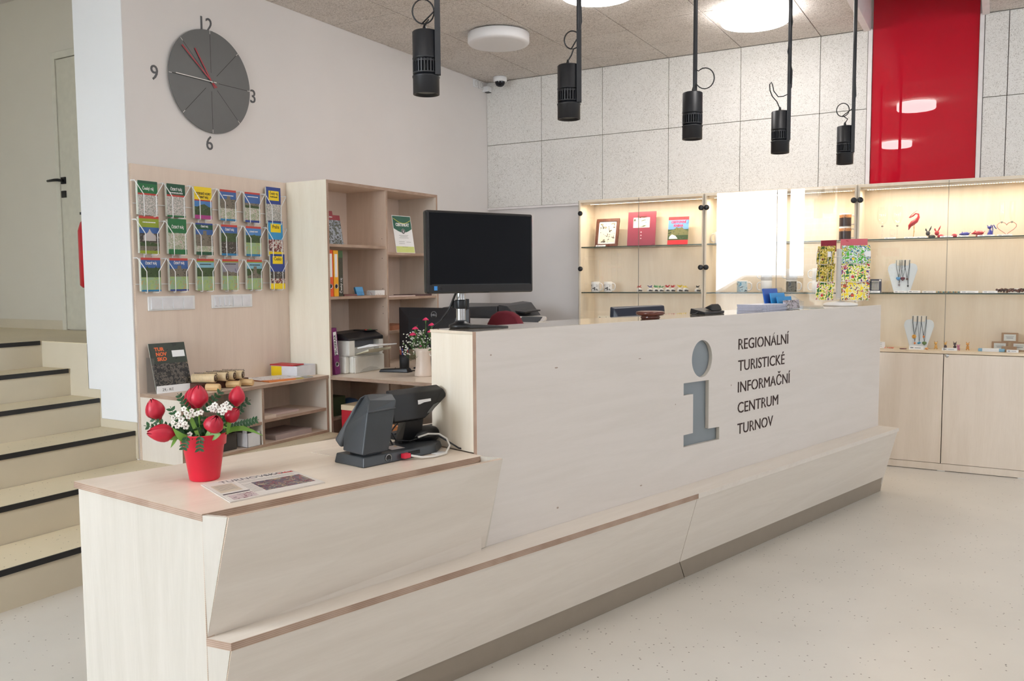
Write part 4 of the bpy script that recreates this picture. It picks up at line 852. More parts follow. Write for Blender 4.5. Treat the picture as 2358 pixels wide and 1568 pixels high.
# ================================================================ THE COUNTERS (local X along the counter, local Y to the staff side)
def cthing(name, label, cat, u, w, z=0, group=None):
    t = thing(name, label, cat, CP(u, w, z), TH, group); t['cu'] = 0; del t['cu']; return t
def CM(u, w, z=0): return Matrix.Translation((-u, -w, -z))
def skew(a, b, k): return a+(b-a)*k
# --- low pay desk
U0, W0 = 1.4, 2.45
t = cthing('low_counter', 'low birch plywood counter section with slanted front, nearest camera', 'counter', U0, W0)
TOPP = [(.951, 2.135), (1.945, 2.14), (1.958, 2.14), (1.958, 2.425), (2.6, 2.425), (2.6, 2.79), (.837, 2.778)]
part('worktop', MB(CM(U0, W0)).prism(TOPP, .736, .756, 0, 1), [topw, edgeB], t)
lit = wood('birch_end_panel_toned', (212, 205, 194), (202, 195, 183), 'Z')  # same birch, its colour darkened to offset strong window light on these ends
part('end_panel', MB(CM(U0, W0)).prism([(.955, 2.142), (.976, 2.146), (.866, 2.772), (.846, 2.768)], 0, .7355, 0), [lit], t)
en = MB(CM(U0, W0)); en.prism([(.9535, 2.1375), (.976, 2.1375), (.976, 2.146), (.9535, 2.1415)], 0, .7355); part('edge_band', en, edgeL, t)
fp_ = MB(CM(U0, W0)); fp_.prism([(.955, 2.14), (1.958, 2.15), (1.958, 2.168), (.957, 2.158)], 0, .7355); part('front_board', fp_, birchX, t)
bb = MB(CM(U0, W0)); bb.prism([(.87, 2.75), (2.58, 2.76), (2.58, 2.775), (.87, 2.768)], 0, .7355); part('rear_board', bb, birchX, t)
def slant(t, u0t, w0t, u1t, w1t, u0b, w0b, u1b, w1b, zt, zb, th=.018, O=(0, 0), mats=None, name='slanted_panel'):
    o = [(u0b, w0b, zb), (u1b, w1b, zb), (u1t, w1t, zt), (u0t, w0t, zt)]; i = [(a, b+th, c) for a, b, c in o]
    mb = MB(CM(*O)); mb.add(o+i, [(0, 1, 2, 3), (7, 6, 5, 4), (0, 4, 5, 1), (3, 2, 6, 7), (0, 3, 7, 4), (1, 5, 6, 2)], [0, 0, 1, 1, 1, 1]); return part(name, mb, mats or [birchX, edgeL], t)
slant(t, .992, 2.066, 1.983, 2.064, .957, 2.138, 1.985, 2.165, .752, .4185, O=(U0, W0))
ck = MB(CM(U0, W0))
ck.add([(.951, 2.1365, .752), (.990, 2.072, .7515), (.956, 2.138, .4185), (.963, 2.1405, .752), (1.002, 2.076, .7515), (.968, 2.142, .4185)], [(0, 2, 1), (3, 4, 5), (0, 1, 4, 3), (1, 2, 5, 4), (2, 0, 3, 5)]); part('end_cheek', ck, lit, t)
ck = MB(CM(U0, W0))
ck.add([(1.946, 2.142, .756), (1.982, 2.072, .7515), (1.985, 2.166, .4185), (1.946, 2.16, .4185), (1.957, 2.146, .756), (1.993, 2.076, .7515), (1.996, 2.166, .4185), (1.957, 2.164, .4185)], [(0, 3, 2, 1), (4, 5, 6, 7), (0, 1, 5, 4), (1, 2, 6, 5), (2, 3, 7, 6), (3, 0, 4, 7)]); part('end_cheek', ck, lit, t)
part('slot_floor', MB(CM(U0, W0)).prism([(1.0, 2.09), (1.944, 2.09), (1.944, 2.139), (.966, 2.139)], .712, .722), topw, t)
# --- bench ledges in front
plm = pm('taupe_plinth', (150, 138, 124), .45, var=.02); 
for (ua, wa, ub, la, label, grp) in ((.985, 2.062, 3.1525, 0, 'near half of the low plywood ledge along the counter foot', None), (3.1545, 2.04, 5.40, 1, 'far half of the low plywood ledge below the cut-out lettering', None)):
    O = ((ua+ub)/2, 2.1); t = cthing('bench_ledge', label, 'ledge', *O)
    if la == 0: tp = [(.985, 2.062), (3.1525, 2.04), (3.1525, 2.169), (1.987, 2.169), (.953, 2.1395)]
    else: tp = [(3.1545, 2.04), (5.40, 2.04), (5.40, 2.169), (3.1545, 2.169)]
    part('ledge_board', MB(CM(*O)).prism(tp, .396, .418, 0, 1), [birchX, edgeB if la == 0 else birchY], t)
    if la == 0:
        slant(t, .990, 2.070, 3.1525, 2.047, .962, 2.124, 3.135, 2.126, .3957, .0935, O=O)
        slant(t, .967, 2.130, 3.140, 2.130, .962, 2.140, 3.20, 2.143, .0933, 0, th=.006, O=O, mats=[plm, plm], name='kick_plinth')
        ck = MB(CM(*O)); ck.add([(.953, 2.1395, .3957), (.988, 2.074, .3957), (.956, 2.139, .02), (.966, 2.145, .3957), (1.0, 2.08, .3957), (.968, 2.143, .02)], [(0, 2, 1), (3, 4, 5), (0, 1, 4, 3), (1, 2, 5, 4), (2, 0, 3, 5)]); part('end_cheek', ck, lit, t)
    else:
        slant(t, 3.1545, 2.047, 5.398, 2.047, 3.138, 2.126, 5.398, 2.126, .3957, .0935, O=O, mats=[wood('birch_far_ledge', B1, B2, 'X'), edgeL])
        slant(t, 3.144, 2.130, 5.395, 2.130, 3.206, 2.143, 5.395, 2.143, .0933, 0, th=.006, O=O, mats=[plm, plm], name='kick_plinth')
        ck = MB(CM(*O)); ck.add([(5.382, 2.168, .3957), (5.382, 2.068, .3957), (5.382, 2.146, .0), (5.382, 2.168, 0), (5.398, 2.168, .3957), (5.398, 2.066, .3957), (5.398, 2.145, .0), (5.398, 2.168, 0)], [(0, 1, 2, 3), (7, 6, 5, 4), (0, 4, 5, 1), (1, 5, 6, 2), (2, 6, 7, 3), (3, 7, 4, 0)]); part('end_cheek', ck, lit, t)
# --- high reception counter
O = (3.7, 2.3); t = cthing('reception_counter', 'tall birch reception counter with an i cut-out and lettering', 'counter', *O)
def cut_panel(outer, holes, depth):
    cu = bpy.data.curves.new('p', 'CURVE'); cu.dimensions = '2D'; cu.fill_mode = 'BOTH'; cu.extrude = depth/2
    for pts in [outer]+holes:
        sp = cu.splines.new('POLY'); sp.points.add(len(pts)-1)
        for p, q in zip(sp.points, pts): p.co = (q[0], q[1], 0, 1)
        sp.use_cyclic_u = True
    o = bpy.data.objects.new('p', cu); C.objects.link(o); bpy.context.view_layer.update()
    me = bpy.data.meshes.new_from_object(o.evaluated_get(bpy.context.evaluated_depsgraph_get())); bpy.data.objects.remove(o); return me
circ = [(3.373+.0845*math.cos(-2*PI*k/64), .9905+.0865*math.sin(-2*PI*k/64)) for k in range(64)]
body = [(3.224, .889), (3.431, .886), (3.432, .655), (3.5265, .651), (3.5265, .591), (3.2265, .595), (3.226, .651), (3.302, .651), (3.301, .832), (3.224, .833)]
me = cut_panel([(1.96, .02), (5.40, .02), (5.40, 1.185), (1.96, 1.185)], [circ, body], .018)
me.transform(Matrix(((1, 0, 0, -3.7), (0, 0, 1, -.121), (0, 1, 0, 0), (0, 0, 0, 1))))      # panel lies in X-Z, 18 mm thick
me.materials.clear()
cface = wood('birch_counter_front', (225, 217, 210), (219, 211, 203), 'X', rough=.4, scale=1.6)
for m in (cface, lit, ply_edge('plywood_edge_v', 'Y')): me.materials.append(m)
bm = bmesh.new(); bm.from_mesh(me); bmesh.ops.recalc_face_normals(bm, faces=bm.faces)
for f in bm.faces:
    f.smooth = False; c0 = f.calc_center_median()
    f.material_index = 0 if abs(f.normal.y) > .5 else (2 if c0.x < -1.73 else 1)
bm.to_mesh(me); bm.free(); me.name = 'front_panel'
o = bpy.data.objects.new('front_panel', me); C.objects.link(o); o.parent = t
m_ = CM(*O)
hw = wood('birch_counter_end_lit', (240, 230, 213), (232, 220, 200), 'Z')  # same birch as the front, paler to put light on the end
part('end_panel', MB(m_).box(1.968, 1.986, 2.189, 2.425, .757, 1.1735), hw, t); part('end_panel', MB(m_).box(5.38, 5.399, 2.189, 2.47, 0, 1.1735), hw, t)
ctop = wood('birch_glossy_top', (232, 218, 198), (222, 207, 186), 'X', rough=.06)
ctop.node_tree.nodes['Principled BSDF'].inputs['Coat Weight'].default_value = 1.0
part('top_board', MB(m_).box(1.966, 2.62, 2.1885, 2.428, 1.174, 1.1845).box(2.62, 5.399, 2.1885, 2.50, 1.174, 1.1845), ctop, t)
part('rear_board', MB(m_).box(2.62, 5.38, 2.455, 2.47, 0, 1.1735), birchX, t)
part('inner_shelf', MB(m_).box(2.62, 5.38, 2.215, 2.454, .722, .74), white, t)
part('inner_shelf', MB(m_).box(2.62, 5.38, 2.215, 2.454, .50, .518), white, t)
m = pm('frosted_grey_glass', (152, 161, 168), .12, var=.02, scale=3, coat=.6)
_nt = m.node_tree; _b = _nt.nodes['Principled BSDF']; _b.inputs['Alpha'].default_value = .72
part('glass_backing', MB(m_).box(3.19, 3.56, 2.1895, 2.193, .57, 1.10), m, t, label='frosted grey glass behind the i cut-out')
# knots in the plywood face
kn = MB(m_)
for u, z, a, b in ((2.371, 1.028, .009, .003), (2.376, .484, .006, .004), (2.895, 1.025, .009, .002), (2.908, .476, .008, .003), (3.63, .842, .004, .004), (3.16, .80, .003, .003), (2.03, 1.10, .004, .003)):
    kn.prism([(u+a*math.cos(q*PI/6), z+b*math.sin(q*PI/6)) for q in range(12)], 2.1696, 2.1699, map=lambda x, y, h: (x, h, y))
part('wood_knot', kn, pm('knot_brown', (172, 154, 140), .7, var=.3, scale=300), t)
lettm = pm('cut_letter_shade', (58, 38, 34), .8)  # shade inside the cut letters, painted as dark shapes on the face
def bands(me, cuts):
    bm = bmesh.new(); bm.from_mesh(me)
    for x0, x1, z0, z1 in cuts:
        for co, no in (((x0, 0, 0), (1, 0, 0)), ((x1, 0, 0), (1, 0, 0))):
            gs = bm.verts[:]+bm.edges[:]+bm.faces[:]; bmesh.ops.bisect_plane(bm, geom=gs, plane_co=co, plane_no=no, dist=1e-6)
        dl = [f for f in bm.faces if x0 < f.calc_center_median().x < x1]
        bmesh.ops.delete(bm, geom=dl, context='FACES')
    bm.to_mesh(me); bm.free()
def ext(me): xs_ = [v.co.x for v in me.vertices]; return min(xs_), max(xs_)
LH = .056
for s, zb, wid in (('REGIONÁLNÍ', 1.012, .508), ('TURISTICKÉ', .906, .466), ('INFORMAČNÍ', .800, .530), ('CENTRUM', .697, .404), ('TURNOV', .592, .352)):
    me = text_mesh(s, LH, 1, .0012, bold=0); x0, x1 = ext(me); k = wid/(x1-x0); cuts = []
    for i, ch in enumerate(s):
        if ch in 'OÁARÓ':
            a, b = ext(text_mesh(s[:i+1], LH)); c0, c1 = ext(text_mesh(ch, LH)); w_ = c1-c0; q = b-w_*(.5 if ch in 'OÁA' else .50); cuts.append((q-.0024, q+.0024, 0, 1))
    bands(me, cuts)
    me.transform(Matrix.Translation((-x0, 0, 0))); me.transform(Matrix.Diagonal((k, 1, 1, 1)))
    me.transform(frame(3.692-3.7, 2.1694-2.3, zb, (1, 0, 0)))
    me.materials.clear(); me.materials.append(lettm); me.name = 'lettering'
    o = bpy.data.objects.new('lettering', me); C.objects.link(o); o.parent = t
# staff desk behind
O2 = (3.9, 2.9); t = cthing('rear_desk', 'staff desk behind the tall reception counter', 'desk', *O2)
part('desk_top', MB(CM(*O2)).box(2.8, 5.2, 2.475, 3.2, .71, .73, 0, 1, 2), [topw, edgeB], t)
for u in (2.82, 5.16): part('leg_panel', MB(CM(*O2)).box(u, u+.02, 2.5, 3.18, 0, .71), birchZ, t)
# --- things on the high counter
ZH = 1.185
t = thing('monitor_on_pole', 'black wide monitor with dark screen on a chrome pole stand', 'monitor', (-1.74, 2.656, ZH), math.radians(64.6))
MR = Matrix.Translation((.0, -.07, 0))
part('base_ring', MB().lathe([(0, 0), (.042, 0), (.047, .005), (.045, .013), (.028, .019), (.021, .026), (0, .026)], seg=36), black, t)
part('base_foot', MB().hull([(.0, -.045, 0), (.16, -.085, 0), (.17, -.055, 0), (.02, .045, 0), (.13, .06, 0), (0, -.04, .014), (.16, -.08, .005), (.165, -.055, .005), (.02, .04, .014), (.125, .055, .006)]), black, t, bevel=.003)
part('pole', MB().lathe([(.0175, .03), (.0175, .34)], seg=28), chrome, t)
part('clamp', MB().lathe([(.020, .072), (.0225, .075), (.0225, .103), (.020, .106)], seg=28).box(-.034, -.021, -.01, .01, .075, .103).box(.021, .031, -.01, .01, .07, .108), black, t, bevel=.001)
part('arm_bracket', MB().box(-.03, .03, -.05, .0, .22, .34), black, t, bevel=.003)
cx_ = .045
sc_ = MB(); sc_.box(cx_-.232, cx_+.232, -.082, -.052, .131, .427)
part('screen_case', sc_, pm('gloss_black', (14, 16, 22), .12, coat=.5), t, bevel=.008, bseg=3)
part('screen', MB().box(cx_-.221, cx_+.221, -.0828, -.0815, .163, .418), pm('screen_black', (22, 24, 28), .12, var=0, spec=.12), t)
part('bezel_line', MB().box(cx_-.214, cx_+.214, -.0829, -.082, .163, .1645), pm('bezel_line_grey', (48, 50, 56), .3), t)
part('energy_sticker', MB().box(cx_-.205, cx_-.192, -.0830, -.082, .143, .158), pm('sticker_blue', (60, 140, 210), .4), t)
part('round_mark', MB().lathe([(.006, -.0005), (.007, .0005)], (cx_-.18, -.0825, .150), 16, ax='Y', cap=False), pm('mark_grey', (60, 60, 64)), t)
part('rear_cable', MB().tube([(-.035, -.04, .15), (-.036, -.015, .12), (-.034, 0, .105), (-.045, .01, .07), (-.075, .02, .03), (-.10, .04, .0045)], .0042, 8), black, t)
# AIO monitor behind the counter
x, y, z = CP(3.72, 2.8, .73); t = thing('rear_monitor', 'dark blue-black monitor back rising behind the reception counter', 'monitor', (x, y, z), TH-.12)
nb = pm('navy_black_plastic', (34, 42, 58), .35)
part('screen_case', MB().hull([(-.205, -.01, .20), (.20, -.01, .20), (-.192, -.01, .475), (.198, -.01, .482), (-.205, .02, .2), (.20, .02, .2), (-.195, .02, .485), (.20, .02, .487), (-.19, -.035, .22), (.19, -.035, .22), (-.18, -.03, .44), (.18, -.03, .445)]), nb, t, bevel=.006)
part('vent_slot', MB().box(-.165, .165, -.0345, -.031, .428, .434), ink, t)
part('stand', MB().box(-.04, .04, -.05, -.02, .01, .3).box(-.12, .12, -.12, .08, 0, .012), nb, t, bevel=.004)
def cobj(o, u, w, z=ZH, rz=0): o.location = CP(u, w, z); o.rotation_euler = (0, 0, TH+rz); return o
t = tag(cobj(part('stamp_stand', MB().lathe([(0, 0), (.04, 0), (.044, .006), (.040, .011), (.044, .014), (.060, .017), (.065, .024), (.062, .032), (.05, .034), (.02, .031), (0, .031)], seg=44), pm('turned_dark_wood', (96, 52, 42), .25, var=.15, scale=40)), 3.085, 2.255), 'round turned dark wooden stand on the counter edge', 'stand')
t = thing('desk_phone', 'black desk telephone on the counter top', 'phone', CP(3.66, 2.33, ZH), TH); t.scale = (.8, .8, .95)
part('body', MB().hull([(-.10, -.05, 0), (.12, -.05, 0), (.12, .06, 0), (-.10, .06, 0), (-.10, -.05, .012), (.125, -.05, .014), (.12, .06, .03), (-.09, .06, .03)]), black, t, bevel=.003)
part('handset', MB().hull([(-.005, -.04, .016), (.115, -.04, .016), (-.0, -.03, .045), (.02, -.025, .053), (.09, -.025, .053), (.108, -.03, .042), (-.0, .02, .03), (.11, .02, .03)]), black, t, bevel=.006, bseg=3)
part('cable', MB().tube([(-.10, .0, .01), (-.13, .0, .004), (-.15, .01, .003)], .003, 6), black, t)
for k in range(5):
    o = part('brochure_stack', MB().box(-.08, .19, -.075, .075, 0, .0065, 0, 1, thin=2), [pm('white_blue_cover', (226, 228, 236), .4), pm('blue_page_edges', (176, 180, 200), .6, var=.2, scale=300)])
    cobj(o, 4.17, 2.34, ZH+.0068*k, [.03, -.02, .05, .0, -.03][k]); tag(o, ['bottom white booklet of the stack beside the leaflet holder', 'second white booklet from the bottom of the stack', 'middle white booklet of the counter stack', 'fourth white booklet of the counter stack', 'top white booklet of the counter stack'][k], 'booklet', 'white booklets stacked on the counter')
t = thing('leaflet_holder', 'clear tiered leaflet holder with blue leaflets on the counter', 'leaflet holder', CP(4.43, 2.325, ZH), TH)
part('holder', MB().box(-.10, .11, -.07, -.067, 0, .045).box(-.10, .11, .067, .07, 0, .12).hull([(.10, -.07, 0), (.103, -.07, 0), (.10, .07, 0), (.103, .07, 0), (.10, .07, .12), (.103, .07, .12), (.10, -.06, .045), (.103, -.06, .045)]), acryl, t)
lb_ = pm('leaflet_blue', (44, 96, 186), .4); lc_ = pm('leaflet_cyan', (50, 150, 214), .4)
for k, (yy, h, m) in enumerate(((.045, .118, lb_), (.015, .093, lc_), (-.012, .072, lc_))):
    R_ = Matrix.Translation((-.03+.02*k, yy, 0)) @ Matrix.Rotation(-.2, 4, 'X')
    part('leaflet', MB(R_).box(-.075, .085, 0, .006, .004, h), m, t)
R_ = Matrix.Translation((.02, -.045, 0)) @ Matrix.Rotation(-.2, 4, 'X')
part('front_leaflet', MB(R_).box(-.07, .095, 0, .012, .004, .052), printed('leaflet_photo', [(220, 216, 214), (120, 110, 112), (200, 190, 200), (80, 74, 80)], 40), t)
# postcard spinner
t = thing('postcard_spinner', 'white wire postcard spinner full of comic cards on the counter', 'rack', CP(5.14, 2.315, ZH), math.atan2(CP(5.16, 2.31)[1], CP(5.16, 2.31)[0])-PI/2)
part('base', MB().lathe([(0, 0), (.098, 0), (.102, .004), (.10, .012), (.08, .022), (.03, .028), (0, .028)], seg=48), white, t)
part('pole', MB().cyl(0, 0, .028, .40, .006, 12), wire, t)
part('core_panel', MB().box(-.028, .028, -.03, .03, .05, .35), pm('core_grey', (226, 226, 230), .5), t)
ring = MB()
for z in (.045, .30): ring.tube([(.05*math.cos(a*PI/8), .05*math.sin(a*PI/8), z) for a in range(16)], .0018, 6, closed=True)
part('ring', ring, wire, t)
comic = printed('comic_green', [(30, 110, 70), (244, 236, 90), (240, 240, 230), (200, 60, 50), (30, 90, 150)], 48, pos=[0, .42, .5, .58, .66])
comic2 = printed('comic_yellow', [(246, 220, 50), (240, 236, 200), (60, 60, 60), (226, 80, 50), (100, 170, 60)], 48, pos=[0, .45, .55, .6, .66])
comic3 = printed('comic_meadow', [(90, 180, 60), (240, 240, 240), (30, 110, 140), (244, 220, 60), (60, 150, 60)], 48, pos=[0, .44, .52, .6, .66])
comic4 = printed('comic_olive', [(60, 80, 40), (200, 176, 60), (226, 214, 150), (120, 60, 44), (60, 110, 60)], 50, pos=[0, .42, .52, .6, .66])
redc = printed('card_dusk_red', [(170, 40, 50), (206, 90, 100), (90, 60, 110)], 10)
pz = [.255, .145, .032]
spn = t
def card(cx, cy, rot, zi, w, h, m, lab, lean_=.16, grp='comic postcards in the spinner'):
    rz0 = spn.rotation_euler.z; P_ = Matrix.Rotation(rz0, 3, 'Z') @ Vector((cx, cy, 0)); L0 = spn.location
    c_ = thing('postcard', lab, 'postcard', (L0[0]+P_.x, L0[1]+P_.y, L0[2]+zi), rz0+rot, grp)
    part('card', MB(Matrix.Rotation(-lean_, 4, 'X')).box(-w/2, w/2, -.003, .0, .004, h), m, c_); return c_
RP, LP_ = (.085, -.055, .22), (-.095, -.045, -.62)
for zi, (ma, mb_, la, lb2) in zip(pz, ((comic3, comic4, 'green cartoon town postcard, upper right pocket of the spinner', 'olive and yellow postcard, upper left pocket of the spinner'), (comic, comic4, 'green postcard with speech bubbles, middle right pocket of spinner', 'dark green postcard, middle left pocket of the spinner'), (comic2, comic, 'yellow comic postcard, lower right pocket of the spinner', 'brown and green postcard, lower left pocket of the spinner'))):
    card(*RP, zi, .165, .115, ma, la); card(*LP_, zi, .125, .115, mb_, lb2)
    for cx_0, cy_0, rot, w in ((*RP, .082), (*LP_, .062), (-.06, .085, 2.6, .07), (.09, .08, -2.5, .07)):
        rz0 = Matrix.Translation((cx_0, cy_0, zi)) @ Matrix.Rotation(rot, 4, 'Z') @ Matrix.Rotation(-.1, 4, 'X'); pk = MB(rz0)
        pk.tube([(-w*.3, .03, .07), (-w*.9, .004, .078), (-w*.9, -.012, .075), (-w*.9, -.014, .05), (-w*.85, -.012, .002), (-w*.5, -.012, .0), (-w*.5, -.014, .07), (-w*.5, -.014, .0), (0, -.010, -.003), (w*.5, -.012, .0), (w*.5, -.014, .07), (w*.5, -.014, .0), (w*.85, -.012, .002), (w*.9, -.014, .05), (w*.9, -.012, .075), (w*.9, .004, .078), (w*.3, .03, .07)], .0016, 6)
        part('pocket', pk, wire, t)
c_ = card(.07, .0, .12, .335, .155, .075, redc, 'pinkish red card standing on top right of the spinner', 0.0)
card(-.075, .0, -.45, .33, .10, .075, pm('card_maroon', (140, 30, 50), .4, var=.2), 'dark red card standing on top left of the spinner', 0.0)
for (cx_0, cy_0, rot), dx, w, lab in ((RP, .062, .016, 'small white price label on the upper right postcard'), (LP_, .045, .012, 'small white price label on the upper left postcard')):
    o = part('price_label', MB(Matrix.Translation((cx_0, cy_0, pz[0])) @ Matrix.Rotation(rot, 4, 'Z')).box(dx-w, dx+w, -.019, -.018, .045, .078), paper); o.location = spn.location; o.rotation_euler = spn.rotation_euler; tag(o, lab, 'label')
# --- things on the low counter
ZT = .7562
t = thing('payment_terminal', 'dark grey payment terminal with black touch display on low counter', 'till', (-1.768, 2.113, ZT), math.atan2(.979, .205))
part('base', MB().hull([(0, 0, .004), (.325, 0, .004), (.40, .05, .004), (.36, .17, .004), (-.005, .15, .004), (.005, .004, .033), (.322, .004, .031), (.39, .05, .028), (.35, .16, .03), (.0, .145, .033), (0, 0, .0), (.325, 0, 0), (-.005, .15, 0), (.36, .17, 0)]), dgrey, t, bevel=.004)
part('base_socket', MB().lathe([(.011, -.0012), (.0115, .001), (.0135, .001), (.0135, -.0012)], (.105, 0, .017), 22, ax='Y', cap=False), chrome, t)
part('socket_hole', MB().lathe([(0, .0012), (.011, .0012)], (.105, 0, .017), 22, ax='Y', cap=False), ink, t)
part('port_slot', MB().box(.195, .245, -.001, .002, .012, .024), ink, t)
part('red_plug', MB().box(.158, .185, -.022, .0, .008, .024), pm('plug_red', (214, 40, 66), .4), t, bevel=.002)
part('white_cable', MB().tube([(.185, -.022, .016), (.215, -.045, .008), (.26, -.055, .005), (.32, -.05, .006), (.37, -.02, .02), (.385, .01, .04), (.375, .04, .055), (.34, .06, .058), (.30, .07, .05)], .0038, 8), pm('cable_white', (226, 222, 216), .4), t)
part('rear_shell', MB().hull([(.005, .01, .04), (.118, .012, .038), (.145, .012, .180), (.028, .008, .180), (.16, .02, .205), (.05, .03, .215), (.168, .05, .223), (.067, .065, .231), (.0, .11, .045), (.112, .10, .045), (.12, .10, .10), (.015, .12, .12), (.16, .08, .22)]), dgrey, t, bevel=.008, bseg=3)
part('front_shell', MB().hull([(.0, .125, .05), (.11, .115, .05), (-.006, .15, .078), (.10, .145, .08), (.044, .072, .222), (.07, .072, .232), (.165, .065, .222), (.022, .10, .14), (.12, .11, .14)]), pm('terminal_shell_grey', (70, 74, 78), .4), t, bevel=.008, bseg=3)
part('shell_ridge', MB().tube([(.028, .006, .180), (.145, .009, .181)], .0035, 8), dgrey, t)
part('neck', MB().box(.03, .10, .03, .11, .03, .05), dgrey, t)
part('touch_display', MB().hull([(.178, .066, .214), (.402, .042, .216), (.424, .046, .190), (.312, .042, .122), (.178, .054, .122), (.18, .10, .228), (.402, .080, .230), (.420, .082, .204), (.318, .078, .110), (.18, .088, .11)]), pm('display_black', (17, 17, 19), .5), t, bevel=.004)
part('display_label', MB().hull([(.285, .0500, .187), (.342, .0450, .188), (.342, .0440, .173), (.285, .0490, .172), (.285, .0560, .187), (.342, .052, .188), (.342, .051, .173), (.285, .055, .172)]), paper, t)
part('display_vent', MB().hull([(.352, .0410, .165), (.378, .0410, .170), (.338, .0400, .138), (.318, .0400, .138), (.352, .0480, .165), (.378, .049, .17), (.338, .048, .138)]), pm('vent_grey', (96, 96, 94), .5), t)
part('display_stand', MB().hull([(.25, .07, .13), (.33, .07, .13), (.25, .10, .03), (.34, .10, .03), (.25, .14, .03), (.34, .14, .03), (.26, .12, .12), (.33, .12, .12)]).ell((.37, .11, .045), (.07, .04, .035), 14, 8), black, t)
part('display_cable', MB().tube([(.20, .09, .12), (.185, .10, .07), (.20, .09, .036)], .0035, 7).tube([(.245, .10, .12), (.20, .10, .08), (.215, .09, .05), (.27, .08, .04), (.33, .07, .05)], .003, 7), black, t)
part('card_sticker', MB().hull([(.145, .03, .034), (.20, .025, .034), (.205, .085, .034), (.16, .09, .034), (.145, .03, .0345), (.2, .025, .0345), (.205, .085, .0345), (.16, .09, .0345)]), printed('sticker_paper', [(206, 196, 196), (206, 196, 196), (210, 170, 120)], 30), t)
part('black_cable', MB().tube([(.37, .04, .05), (.385, .0, .03), (.405, -.03, .008), (.42, -.045, .004)], .003, 7), black, t)
t = thing('keyboard', 'black keyboard partly hidden behind the payment display', 'keyboard', CP(2.12, 2.62, ZT), TH+.1)
part('case', MB().box(-.2, .2, -.07, .07, 0, .018), black, t, bevel=.004); part('key_rows', MB().box(-.19, .19, -.055, -.03, .018, .023).box(-.19, .19, -.025, 0, .018, .023).box(-.19, .19, .005, .03, .018, .023), pm('key_black', (44, 44, 48), .5), t)
t = tag(part('wooden_tray', MB().box(-.1, .1, -.05, .05, 0, .02), pm('orange_wood', (196, 130, 80), .5), None, .003), 'orange-brown wooden tray behind the payment display', 'tray'); t.location = (-2.16, 2.64, ZT); t.rotation_euler = (0, 0, TH)
t = tag(part('cable_grommet', MB().lathe([(0, 0), (.03, 0), (.03, .002), (0, .0025)], seg=28), white), 'white round cable cap set in the low worktop', 'cable cap'); t.location = (-1.69, 2.43, ZT)
flat('receipt_paper', 'pale paper sheet lying under the payment terminal corner', 'paper', [(-2.10, 2.225), (-1.955, 2.205), (-1.945, 2.36), (-2.06, 2.37)], ZT, .0012, pm('old_paper', (226, 212, 196), .7))
# newspaper
nx = thing('newspaper', 'folded local newspaper lying on the low counter by the pot', 'newspaper', (-1.817, 1.604, ZT), math.atan2(.274, .101))
def NP(x, y, h=0):
    # page coords x 0..1 along the foot, y 0..1 up the page
    BL, BR, TL_, TR_ = Vector((-1.817, 1.604)), Vector((-1.743, 1.902)), Vector((-2.055, 1.705)), Vector((-1.954, 1.979))
    p = (BL*(1-x)+BR*x)*(1-y)+(TL_*(1-x)+TR_*x)*y-BL; a = -math.atan2(.274, .101)
    return (p.x*math.cos(a)-p.y*math.sin(a), p.x*math.sin(a)+p.y*math.cos(a), h)
def npoly(pts, z0, z1, mb): return mb.prism([NP(x, y)[:2] for x, y in pts], z0, z1)
npm = pm('newsprint', (214, 206, 198), .8, var=.02)
part('pages', npoly([(0, 0), (1, 0), (1, 1), (0, 1)], 0, .003, MB()), npm, nx)
part('top_sheet', npoly([(0.015, 0.0), (1, 0.0), (.99, .99), (.02, 1)], .0034, .0042, MB()), npm, nx)
ph = MB(); npoly([(.42, .17), (.955, .16), (.96, .66), (.42, .66)], .0042, .0046, ph); part('front_photo', ph, printed('news_photo', [(40, 44, 70), (150, 60, 60), (70, 76, 100), (170, 150, 120), (60, 54, 60)], 60, pos=[0, .4, .46, .56, .64]), nx)
ph = MB(); npoly([(.05, .04), (.30, .04), (.30, .26), (.05, .26)], .0042, .0046, ph); part('small_photo', ph, printed('news_photo_small', [(120, 60, 70), (200, 180, 180), (70, 60, 70)], 90), nx)
ph = MB(); npoly([(.04, .42), (.26, .42), (.26, .80), (.04, .80)], .0042, .0045, ph); part('side_box', ph, pm('news_box', (196, 180, 160), .8), nx)
ph = MB(); npoly([(.03, .31), (.30, .31), (.30, .345), (.03, .345)], .0042, .0046, ph); npoly([(.60, .885), (.955, .885), (.955, .90), (.60, .90)], .0042, .0046, ph); part('rule_line', ph, pm('news_dark', (60, 44, 56), .7), nx)
ph = MB()
for k in range(9): npoly([(.31, .62-.05*k), (.41, .62-.05*k), (.41, .633-.05*k), (.31, .633-.05*k)], .0042, .0044, ph)
for k in range(4): npoly([(.32, .80-.03*k), (.93, .80-.03*k), (.93, .806-.03*k), (.32, .806-.03*k)], .0042, .0044, ph)
for k in range(6): npoly([(.06, .74-.045*k), (.24, .74-.045*k), (.24, .755-.045*k), (.06, .755-.045*k)], .0045, .0047, ph)
part('text_line', ph, pm('news_grey', (150, 142, 136), .8), nx)
p0 = Vector(NP(.17, .86)); p1 = Vector(NP(.9, .86)); dx = (p1-p0).normalized()
text('masthead', 'TURNOVSKO', .026, frame(p0.x, p0.y, .0044, dx, Vector((-dx.y, dx.x, 0))), pm('news_title_grey', (96, 92, 96), .7), nx, ext=.0002, sx=.96)
p0 = Vector(NP(.80, .865)); text('masthead_accent', 'v akci', .016, frame(p0.x, p0.y, .0046, dx, Vector((-dx.y, dx.x, 0))), pred, nx, ext=.0002, bold=.0012)
